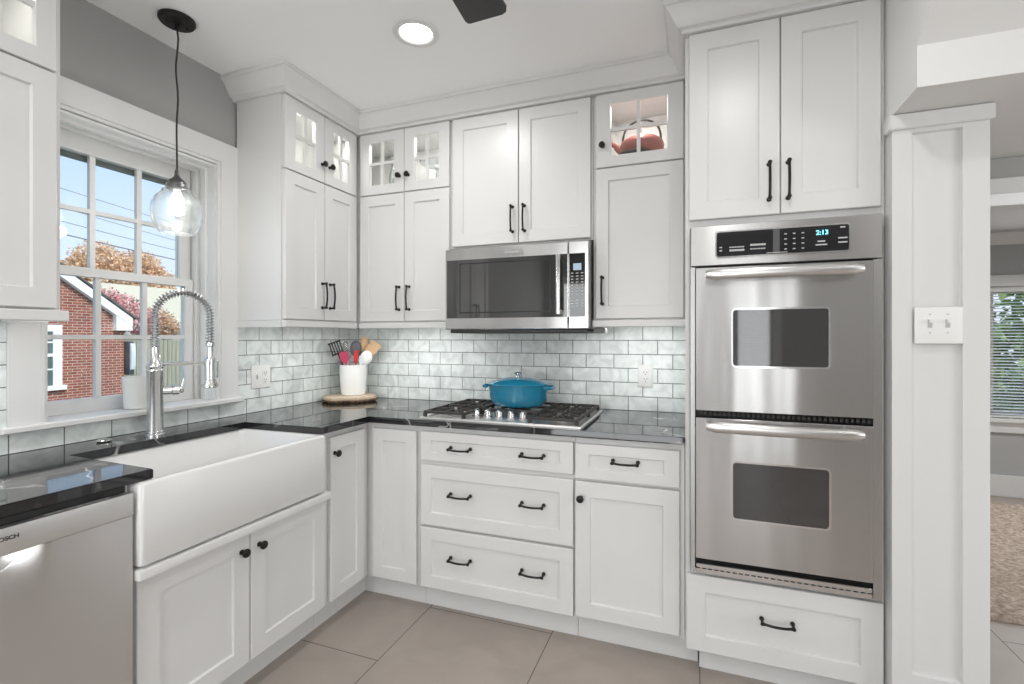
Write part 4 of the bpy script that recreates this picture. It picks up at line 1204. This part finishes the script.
utensil('spatula', 'red silicone spatula in the middle of the crock, in front of the grey spoon', 'utensil', place(0.0, 0.055, 0.03), place(0.010, 0.058, 0.192), paddle(0.026, 0.085, 0.008), REDS, REDS)
utensil('wooden_spoon', 'tall wooden spoon with oval bowl right of the grey spoon', 'utensil', place(0.03, -0.02, 0.03), place(0.052, -0.022, 0.225), bowl_spoon(0.055, 0.140), WOODL, WOODL)
utensil('wooden_paddle', 'broad wooden paddle leaning far right in the crock', 'utensil', place(-0.03, 0.0, 0.10), place(0.070, 0.01, 0.232), paddle(0.066, 0.110, 0.012, 1.2), WOODL, WOODL)
utensil('ladle', 'white ladle low at the right of the crock', 'utensil', place(0.03, 0.04, 0.03), place(0.064, 0.055, 0.190), bowl_spoon(0.070, 0.085), PLASW, PLASW)
utensil('tongs', 'pale green silicone tongs standing right of the red spatula', 'utensil', place(0.02, 0.05, 0.03), place(0.040, 0.06, 0.185), paddle(0.030, 0.06, 0.012), PALES, CHROME)

# ------------------------------------------------------------------ outlets and switches
def outlet(fr, a0, a1, z0, z1, d, label, combo):
    o = thing('wall_outlet', label, 'outlet', fr((a0 + a1) / 2, d, (z0 + z1) / 2), 'outlets on the backsplash')
    m = MB(fr); m.box(a0, a1, d, d + 0.006, z0, z1, 0.003, 2); m.build('cover_plate', PLASW, o)
    zc = (z0 + z1) / 2
    a = a1 - 0.034 if combo else (a0 + a1) / 2
    m = MB(fr); m.box(a - 0.017, a + 0.017, d + 0.006, d + 0.008, zc - 0.034, zc + 0.034, 0.001); r = m.build('receptacle', PLASW, o)
    m = MB(fr)
    for zz in (zc + 0.018, zc - 0.018):
        m.box(a - 0.008, a - 0.006, d + 0.0078, d + 0.0084, zz - 0.004, zz + 0.006); m.box(a + 0.006, a + 0.008, d + 0.0078, d + 0.0084, zz - 0.004, zz + 0.006)
        m.box(a - 0.0025, a + 0.0025, d + 0.0078, d + 0.0084, zz - 0.012, zz - 0.008)
    m.build('slot', DARKPR, r, smooth=False)
    if combo:
        b = a0 + 0.034
        m = MB(fr); m.box(b - 0.006, b + 0.006, d + 0.006, d + 0.0065, zc - 0.013, zc + 0.013); m.build('switch_slot', PRINT, o, smooth=False)
        m = MB(fr); m.box(b - 0.004, b + 0.004, d + 0.006, d + 0.016, zc + 0.0, zc + 0.010, 0.001); m.build('toggle', PLASW, o)
outlet(FL, -0.766, -0.650, 1.038, 1.156, 0.0102, 'white combined switch and outlet plate on the tile right of the window', True)
outlet(FB, 1.869, 1.946, 1.042, 1.159, 0.0102, 'white outlet plate on the tile right of the cooktop', False)
def switch_plate():
    o = thing('switch_plate', 'white double toggle switch plate on the panelled wall end', 'switch', (2.889, -0.703, 1.35))
    y = -0.7035
    a0, a1, z0, z1 = 2.824, 2.950, 1.283, 1.400
    F = lambda a, d, z: (a, y - d, z)
    m = MB(F); m.box(a0, a1, 0, 0.007, z0, z1, 0.003, 2); m.build('cover_plate', PLASW, o)
    for x in (2.864, 2.910):
        m = MB(F); m.box(x - 0.006, x + 0.006, 0.007, 0.0078, 1.334, 1.361); m.build('switch_slot', mat('slot_shade', (0.5, 0.5, 0.49), 0.5), o, smooth=False)
        m = MB(F); m.box(x - 0.0042, x + 0.0042, 0.007, 0.019, 1.349, 1.360, 0.0015); m.build('toggle', PLASW, o)
        m = MB(F)
        for zz in (1.318, 1.377):
            m.box(x - 0.0028, x + 0.0028, 0.007, 0.0078, zz - 0.0028, zz + 0.0028, 0.0007)
        m.build('screw', mat('screw_white', (0.62, 0.62, 0.61), 0.4), o)
switch_plate()
m = MB(FB); m.box(1.695, 1.748, 0.26, 0.312, 1.322, 1.348, 0.002)
m.box(1.705, 1.735, 0.27, 0.30, 1.348, 1.3855)
tag(m.build('power_box', mat('box_grey', (0.16, 0.16, 0.16), 0.5), loc=(1.72, -0.29, 1.322)), 'small grey electrical box under the cabinet right of the microwave', 'electrical box')

# ------------------------------------------------------------------ things behind glass
def teapot():
    cx, cy, z = 1.905, -0.185, 2.1247
    s = thing('pot_stand', 'dark round stand under the red teapot', 'stand', (cx, cy, z))
    m = MB(); m.lathe([(0.090, z), (0.095, z + 0.006), (0.070, z + 0.02), (0.070, z + 0.052), (0.096, z + 0.062), (0.099, z + 0.070), (0.094, z + 0.074), (0.02, z + 0.074)], (cx - 0.03, cy, 0), 30)
    m.build('base', IRON, s)
    z += 0.0745
    o = thing('teapot', 'squat red iron teapot with black arched handle inside the glass cabinet', 'teapot', (cx, cy, z))
    m = MB(); m.lathe([(0.055, z), (0.085, z + 0.004), (0.104, z + 0.022), (0.108, z + 0.042), (0.100, z + 0.062), (0.080, z + 0.076), (0.050, z + 0.083)], (cx, cy, 0), 36, sy=0.9)
    m.build('body', TERRA, o)
    m = MB(); m.lathe([(0.050, z + 0.0832), (0.048, z + 0.087), (0.020, z + 0.092), (0.007, z + 0.093), (0.011, z + 0.101), (0.009, z + 0.107), (0.002, z + 0.109)], (cx, cy, 0), 24)
    m.build('lid', TERRA, o)
    m = MB(); m.tube([(cx - 0.075, cy, z + 0.025), (cx - 0.110, cy - 0.002, z + 0.040), (cx - 0.132, cy - 0.004, z + 0.062), (cx - 0.150, cy - 0.006, z + 0.074)], [0.026, 0.019, 0.013, 0.010], 12)
    m.build('spout', TERRA, o)
    m = MB(); pts = []
    for k in range(17):
        t = PI * k / 16
        pts.append((cx - 0.092 * math.cos(t), cy, z + 0.060 + 0.112 * math.sin(t) ** 0.75))
    m.tube(pts, 0.0052, 8)
    m.build('handle', BLACKM, o)
teapot()
def glassware(name, label, cat, c, prof):
    m = MB()
    inner = [(max(r - 0.003, 0.0008), h + (0.003 if i == 0 else 0)) for i, (r, h) in enumerate(prof)][::-1]
    m.lathe([(r, c[2] + h) for r, h in prof + inner], (c[0], c[1], 0), 28)
    return tag(m.build(name, GLASSW, loc=c), label, cat)
ZG = ZS + 0.0125
glassware('glass_pitcher', 'clear glass pitcher behind the left pane of the corner glass cabinet', 'pitcher', (0.500, -0.17, ZG), [(0.05, 0), (0.062, 0.05), (0.06, 0.12), (0.045, 0.19), (0.055, 0.24)])
glassware('cake_stand', 'clear glass cake stand behind the right pane of the corner glass cabinet', 'cake stand', (0.760, -0.17, ZG), [(0.06, 0), (0.058, 0.006), (0.015, 0.03), (0.012, 0.14), (0.03, 0.165), (0.10, 0.175), (0.105, 0.19)])
glassware('glass_vase', 'clear glass vase inside the left wall glass cabinet', 'vase', (0.17, -0.43, ZG), [(0.045, 0), (0.06, 0.06), (0.05, 0.15), (0.04, 0.2), (0.055, 0.25)])
m = MB(); c = (0.17, -1.93, ZG)
m.lathe([(0.06, c[2]), (0.065, c[2] + 0.01), (0.09, c[2] + 0.07), (0.105, c[2] + 0.15), (0.107, c[2] + 0.155), (0.101, c[2] + 0.152), (0.08, c[2] + 0.07), (0.05, c[2] + 0.02)], (c[0], c[1], 0), 32)
tag(m.build('serving_bowl', CERAM, loc=c), 'large white bowl inside the glass cabinet nearest the viewer', 'bowl')

# planter on the sill
m = MB(); c = (-0.035, -1.268, 1.0065)
m.lathe([(0.046, c[2]), (0.050, c[2] + 0.004), (0.057, c[2] + 0.125), (0.0575, c[2] + 0.132), (0.053, c[2] + 0.132), (0.050, c[2] + 0.10), (0.046, c[2] + 0.02)], (c[0], c[1], 0), 28)
tag(m.build('planter', mat('matte_white_pot', (0.74, 0.74, 0.72), 0.6, bump=((40, 40, 40), 0.2)), loc=c), 'empty white planter pot standing on the window sill behind the faucet', 'planter')

# ------------------------------------------------------------------ rug in the far room
def rug():
    m = MB()
    x0, x1, y0, y1 = 3.25, 5.6, 0.21, 2.17
    nx, ny = 90, 80
    random.seed(11)
    G = [[m.V((x0 + (x1 - x0) * i / nx, y0 + (y1 - y0) * j / ny, 0.012 + random.uniform(0, 0.016))) for j in range(ny + 1)] for i in range(nx + 1)]
    for i in range(nx):
        for j in range(ny):
            m.face([G[i][j], G[i + 1][j], G[i + 1][j + 1], G[i][j + 1]])
    rim = [G[i][0] for i in range(nx + 1)] + [G[nx][j] for j in range(1, ny + 1)] + [G[i][ny] for i in range(nx - 1, -1, -1)] + [G[0][j] for j in range(ny - 1, 0, -1)]
    low = [m.bm.verts.new((v.co.x, v.co.y, 0.001)) for v in rim]
    n = len(rim)
    for i in range(n):
        m.face([rim[i], rim[(i + 1) % n], low[(i + 1) % n], low[i]])
    mt = mat('shag_pile', (0.3, 0.25, 0.2), 0.95, bump=((220, 120, 60), 1.0))
    nt = mt.node_tree
    tc = nt.nodes.new('ShaderNodeTexCoord'); mp = nt.nodes.new('ShaderNodeMapping'); mp.inputs['Scale'].default_value = (30, 75, 10)
    n1 = nt.nodes.new('ShaderNodeTexNoise'); n1.inputs['Scale'].default_value = 1.0; n1.inputs['Detail'].default_value = 6; n1.inputs['Roughness'].default_value = 0.75
    r = nt.nodes.new('ShaderNodeValToRGB'); el = r.color_ramp.elements
    el[0].position = 0.32; el[0].color = (0.17, 0.13, 0.10, 1)
    el[1].position = 0.70; el[1].color = (0.68, 0.61, 0.55, 1)
    k = el.new(0.5); k.color = (0.42, 0.335, 0.265, 1)
    nt.links.new(tc.outputs['Object'], mp.inputs[0]); nt.links.new(mp.outputs[0], n1.inputs[0]); nt.links.new(n1.outputs['Fac'], r.inputs[0])
    nt.links.new(r.outputs[0], nt.nodes['Principled BSDF'].inputs['Base Color'])
    tag(m.build('rug', mt, smooth=False, loc=(4.4, 1.2, 0.0)), 'mottled brown shag rug on the tiles of the far room', 'rug')
rug()

# ------------------------------------------------------------------ outside the kitchen window
GZ = -0.9
struct(MB().box(-60, -0.25, -30, 45, GZ - 0.2, GZ).build('ground', mat('driveway_ground', (0.36, 0.35, 0.32), 0.9, vary=((0.4, 0.4, 0.4), (0.42, 0.41, 0.39), (0.22, 0.26, 0.15))), smooth=False))
struct(MB().box(-10, 30, 2.65, 45, GZ - 0.22, GZ - 0.02).build('garden_ground', mat('lawn', (0.10, 0.16, 0.05), 0.95), smooth=False))

def neighbour():
    o = thing('brick_house', 'red brick gable-ended house seen through the kitchen window', 'house', (-15, 2.6, GZ))
    xf, xb = -13.5, -21.0
    y1, ym, sl = 6.68, 2.6, 0.742
    y0 = 2 * ym - y1
    ze = 1.70; zp = ze + sl * (y1 - ym)
    m = MB(); pts = [(y0, GZ), (y1, GZ), (y1, ze), (ym, zp), (y0, ze)]
    m.poly(pts, lambda u, v, t: (t, u, v), xb, xf)
    m.build('wall', BRICK, o, smooth=False)
    white = mat('house_trim_white', (0.80, 0.82, 0.84), 0.5)
    yt = y1 + 0.14; zt_ = ze - 0.14 * sl
    m = MB()
    for s in (1, -1):
        f = lambda y: ym + s * (y - ym)
        q = [(f(ym), zp + 0.30), (f(yt), zt_ + 0.26), (f(yt), zt_ + 0.02), (f(ym), zp + 0.03)]
        m.poly(q, lambda u, v, t: (t, u, v), xf - 0.02, xf + 0.16)
        q = [(f(yt - 0.42), zt_ - 0.10), (f(yt), zt_ - 0.10), (f(yt), zt_ + 0.20), (f(yt - 0.42), zt_ + 0.34)]
        m.poly(q, lambda u, v, t: (t, u, v), xf - 0.01, xf + 0.15)
    m.build('rake_board', white, o, smooth=False)
    m = MB()
    for s in (1, -1):
        f = lambda y: ym + s * (y - ym)
        q = [(f(ym), zp + 0.31), (f(yt + 0.1), zt_ + 0.31 - 0.1 * sl), (f(yt + 0.1), zt_ + 0.36 - 0.1 * sl), (f(ym), zp + 0.38)]
        m.poly(q, lambda u, v, t: (t, u, v), xb - 0.2, xf + 0.2)
    m.build('roof', mat('shingle_dark', (0.10, 0.095, 0.09), 0.9), o, smooth=False)
    # white window near the right corner of the gable wall
    m = MB(); wy0, wy1, wz0, wz1 = 4.20, 5.19, 0.0, 1.62
    m.box(xf, xf + 0.06, wy0, wy0 + 0.19, wz0, wz1); m.box(xf, xf + 0.06, wy1 - 0.19, wy1, wz0, wz1)
    m.box(xf, xf + 0.06, wy0 + 0.19, wy1 - 0.19, wz1 - 0.17, wz1); m.box(xf, xf + 0.06, wy0 + 0.19, wy1 - 0.19, 0.80, 0.88)
    m.box(xf, xf + 0.12, wy0 - 0.07, wy1 + 0.07, wz0 - 0.07, wz0 + 0.05)
    m.box(xf, xf + 0.05, wy0 + 0.19, wy1 - 0.19, 0.45, 0.49); m.box(xf, xf + 0.05, wy0 + 0.19, wy1 - 0.19, 1.15, 1.19)
    w = m.build('window_frame', white, o, smooth=False)
    MB().box(xf + 0.005, xf + 0.03, wy0 + 0.19, wy1 - 0.19, wz0 + 0.05, wz1 - 0.17).build('pane', mat('dark_pane', (0.10, 0.13, 0.13), 0.08), w, smooth=False)
neighbour()

def far_house():
    o = thing('far_house', 'distant house with a long pale beige roof behind the pink tree', 'house', (-26, 13, GZ))
    m = MB(); m.box(-29, -24.6, 6, 22, GZ, 2.0); m.build('wall', mat('siding_pale', (0.60, 0.60, 0.58), 0.8), o, smooth=False)
    m = MB(); m.poly([(-24.0, 1.75), (-27.0, 4.15), (-30.0, 1.75)], lambda u, v, t: (u, t, v), 5.6, 22.4)
    m.build('roof', mat('roof_beige', (0.56, 0.52, 0.40), 0.9), o, smooth=False)
far_house()
def shed():
    o = thing('garage', 'low white garage with sloping roof edge beyond the wooden fence', 'garage', (-21.5, 11, GZ))
    m = MB(); m.poly([(10.0, GZ), (12.5, GZ), (12.55, 1.25), (12.1, 1.62), (10.0, 1.62)], lambda u, v, t: (t, u, v), -23, -20.1)
    m.build('wall', mat('siding_pale', (0.6, 0.6, 0.58), 0.8), o, smooth=False)
    m = MB(); m.poly([(9.8, 1.25), (12.62, 1.25), (12.15, 1.90), (9.8, 1.90)], lambda u, v, t: (t, u, v), -23.2, -19.95)
    m.build('fascia', mat('house_trim_white', (0.8, 0.82, 0.84), 0.5), o, smooth=False)
shed()
def fence():
    o = thing('wood_fence', 'weathered board fence beside the brick house', 'fence', (-16.2, 9.5, GZ))
    wm = mat('fence_boards', (0.34, 0.33, 0.25), 0.85, vary=((3, 14, 0.6), (0.40, 0.39, 0.31), (0.24, 0.25, 0.18)))
    m = MB(); y = 6.9
    random.seed(2)
    while y < 14:
        m.box(-16.0, -15.975, y, y + 0.135, GZ + 0.05, 1.20 + random.uniform(-0.012, 0.012)); y += 0.15
    m.build('board', wm, o, smooth=False)
    m = MB(); m.box(-16.06, -16.0, 6.9, 14, 0.9, 0.98); m.box(-16.06, -16.0, 6.9, 14, -0.5, -0.42)
    m.build('rail', wm, o, smooth=False)
fence()
def meter():
    o = thing('utility_box', 'dark utility box with pale curved cover at the brick house corner', 'utility box', (-13.3, 6.72, 0.2))
    MB().box(-13.60, -13.30, 6.690, 6.84, 0.20, 1.18, 0.03, 2).build('case', mat('meter_dark', (0.05, 0.06, 0.065), 0.5), o)
    m = MB(); m.rings([[(-13.299 + dx, 6.70 + w, z) for w in (0.02, 0.06, 0.11, 0.135)] + [(-13.299, 6.835, z), (-13.299, 6.715, z)] for z, dx in ((0.36, 0.02), (0.5, 0.06), (0.8, 0.07), (1.0, 0.06), (1.12, 0.02))])
    m.build('cover', mat('meter_pale', (0.62, 0.66, 0.70), 0.35), o)
meter()

def leaf_crown(blobs, n, size, seed):
    random.seed(seed)
    bm = bmesh.new()
    tot = sum(b[3] ** 2 for b in blobs)
    for (x, y, z, r) in blobs:
        for _ in range(int(n * r * r / tot)):
            d = Vector((random.gauss(0, 1), random.gauss(0, 1), random.gauss(0, 1))).normalized()
            rr = r * (random.uniform(0.55, 1.05) if random.random() < 0.8 else random.uniform(0.9, 1.22))
            p = Vector((x, y, z)) + Vector((d.x * rr, d.y * rr, d.z * rr * 0.9))
            q = Matrix.Rotation(random.uniform(0, 6.28), 3, Vector((random.gauss(0, 1), random.gauss(0, 1), random.gauss(0, 1))).normalized())
            s = size * random.uniform(0.6, 1.3)
            vs = [bm.verts.new(p + q @ Vector(v)) for v in ((-s, 0, 0), (0, -s * 0.55, 0), (s, 0, 0), (0, s * 0.55, 0.15 * s))]
            bm.faces.new(vs)
    return bm
def leaf_mat(name, c1, c2, sc=1.2):
    m = mat(name, c1, 0.7, vary=((sc, sc, sc), c1, c2))
    return m
def tree(label, base, top, blobs, n, size, lm, seed, group=None):
    o = thing('tree', label, 'tree', base, group or 'autumn trees outside')
    b = Vector(base)
    m = MB(); tp = Vector((blobs[0][0], blobs[0][1], blobs[0][2]))
    m.tube([b, b.lerp(tp, 0.5) + Vector((0.1, 0.05, 0)), tp], [0.28, 0.20, 0.08], 10)
    for (x, y, z, r) in blobs[1:]:
        m.tube([b.lerp(tp, 0.55), Vector((x, y, z))], [0.12, 0.04], 6)
    m.build('trunk', mat('tree_bark', (0.16, 0.12, 0.09), 0.9), o)
    mb = MB(); mb.bm.free(); mb.bm = leaf_crown(blobs, n, size, seed)
    mb.build('crown', lm, o, smooth=False)
ORG_L = leaf_mat('orange_leaves', (0.72, 0.45, 0.25), (0.80, 0.57, 0.38))
PNK_L = leaf_mat('pink_red_leaves', (0.66, 0.25, 0.25), (0.80, 0.50, 0.48))
OCH_L = leaf_mat('ochre_leaves', (0.62, 0.46, 0.26), (0.74, 0.46, 0.32))
GRN_L = leaf_mat('green_leaves', (0.10, 0.22, 0.05), (0.26, 0.34, 0.10), 2.5)
tree('large orange autumn tree rising left in the window view', (-33, 16.6, GZ), 7, [(-33, 16.8, 5.9, 1.35), (-33, 16.1, 5.2, 1.15), (-33, 17.8, 5.2, 1.05), (-32.6, 16.9, 4.6, 1.4), (-33, 15.2, 4.5, 0.6)], 10000, 0.105, ORG_L, 1)
tree('orange autumn tree rising right in the window view, above the faucet', (-33, 19.3, GZ), 7, [(-33, 19.2, 6.0, 1.15), (-33, 18.5, 5.2, 1.0), (-33, 20.1, 5.2, 1.1), (-32.6, 19.3, 4.5, 1.3), (-33, 20.9, 4.6, 0.7)], 9500, 0.105, ORG_L, 5)
tree('pink-red maple behind the roof edge of the brick house', (-18.8, 9.2, GZ), 3, [(-18.8, 9.0, 2.45, 0.75), (-18.8, 8.5, 2.75, 0.55), (-18.8, 9.7, 2.25, 0.75), (-18.6, 10.25, 2.0, 0.6), (-18.9, 9.3, 1.9, 0.6)], 7000, 0.06, PNK_L, 3)
tree('small ochre tree right of the pink maple', (-18.9, 11.2, GZ), 3, [(-18.9, 11.1, 2.0, 0.55), (-18.9, 11.5, 1.7, 0.5), (-18.9, 10.8, 1.6, 0.5)], 3000, 0.06, OCH_L, 9)
# greenery outside the far room window
random.seed(21)
for k, (x, y, z, lb) in enumerate(((4.9, 5.2, 0.5, 'leafy green shrub left outside the far room window'), (6.4, 5.6, 0.7, 'leafy green shrub right outside the far room window'), (7.9, 5.9, 0.6, 'leafy green shrub farthest right outside the far room window'))):
    o = thing('shrub', lb, 'shrub', (x, y, GZ), 'shrubs outside the far room')
    MB().tube([(x, y, GZ - 0.02), (x, y, 0.2), (x + 0.1, y, 1.1)], [0.07, 0.05, 0.02], 8).build('stem', mat('tree_bark', (0.16, 0.12, 0.09), 0.9), o)
    mb = MB(); mb.bm.free(); mb.bm = leaf_crown([(x, y, z, 0.85), (x + 0.4, y, z + 0.7, 0.7), (x - 0.4, y + 0.2, z + 0.9, 0.7), (x, y, z - 0.7, 0.8)], 2200, 0.09, 30 + k)
    mb.build('foliage', GRN_L, o, smooth=False)
# overhead wires crossing the sky
for zA, zB, r, lb in ((5.90, 5.05, 0.010, 'topmost thin overhead wire across the sky'), (5.32, 4.35, 0.010, 'second overhead wire from the top across the sky'),
                      (4.90, 4.10, 0.011, 'third overhead wire from the top across the sky'), (4.52, 3.80, 0.020, 'lowest and thickest overhead wire, crossing the orange trees')):
    m = MB(); pts = []
    for k in range(13):
        s = 0.15 + 0.85 * k / 12
        pts.append((-16, 3.0 + 12.0 * s, 0.38 * (zA - zB) + zA - (zA - zB) * 1.25 * s - 0.10 * math.sin(PI * s)))
    m.tube(pts, r, 6)
    tag(m.build('overhead_wire', mat('wire_dark', (0.22, 0.23, 0.26), 0.6), loc=pts[0]), lb, 'wire', 'overhead wires')
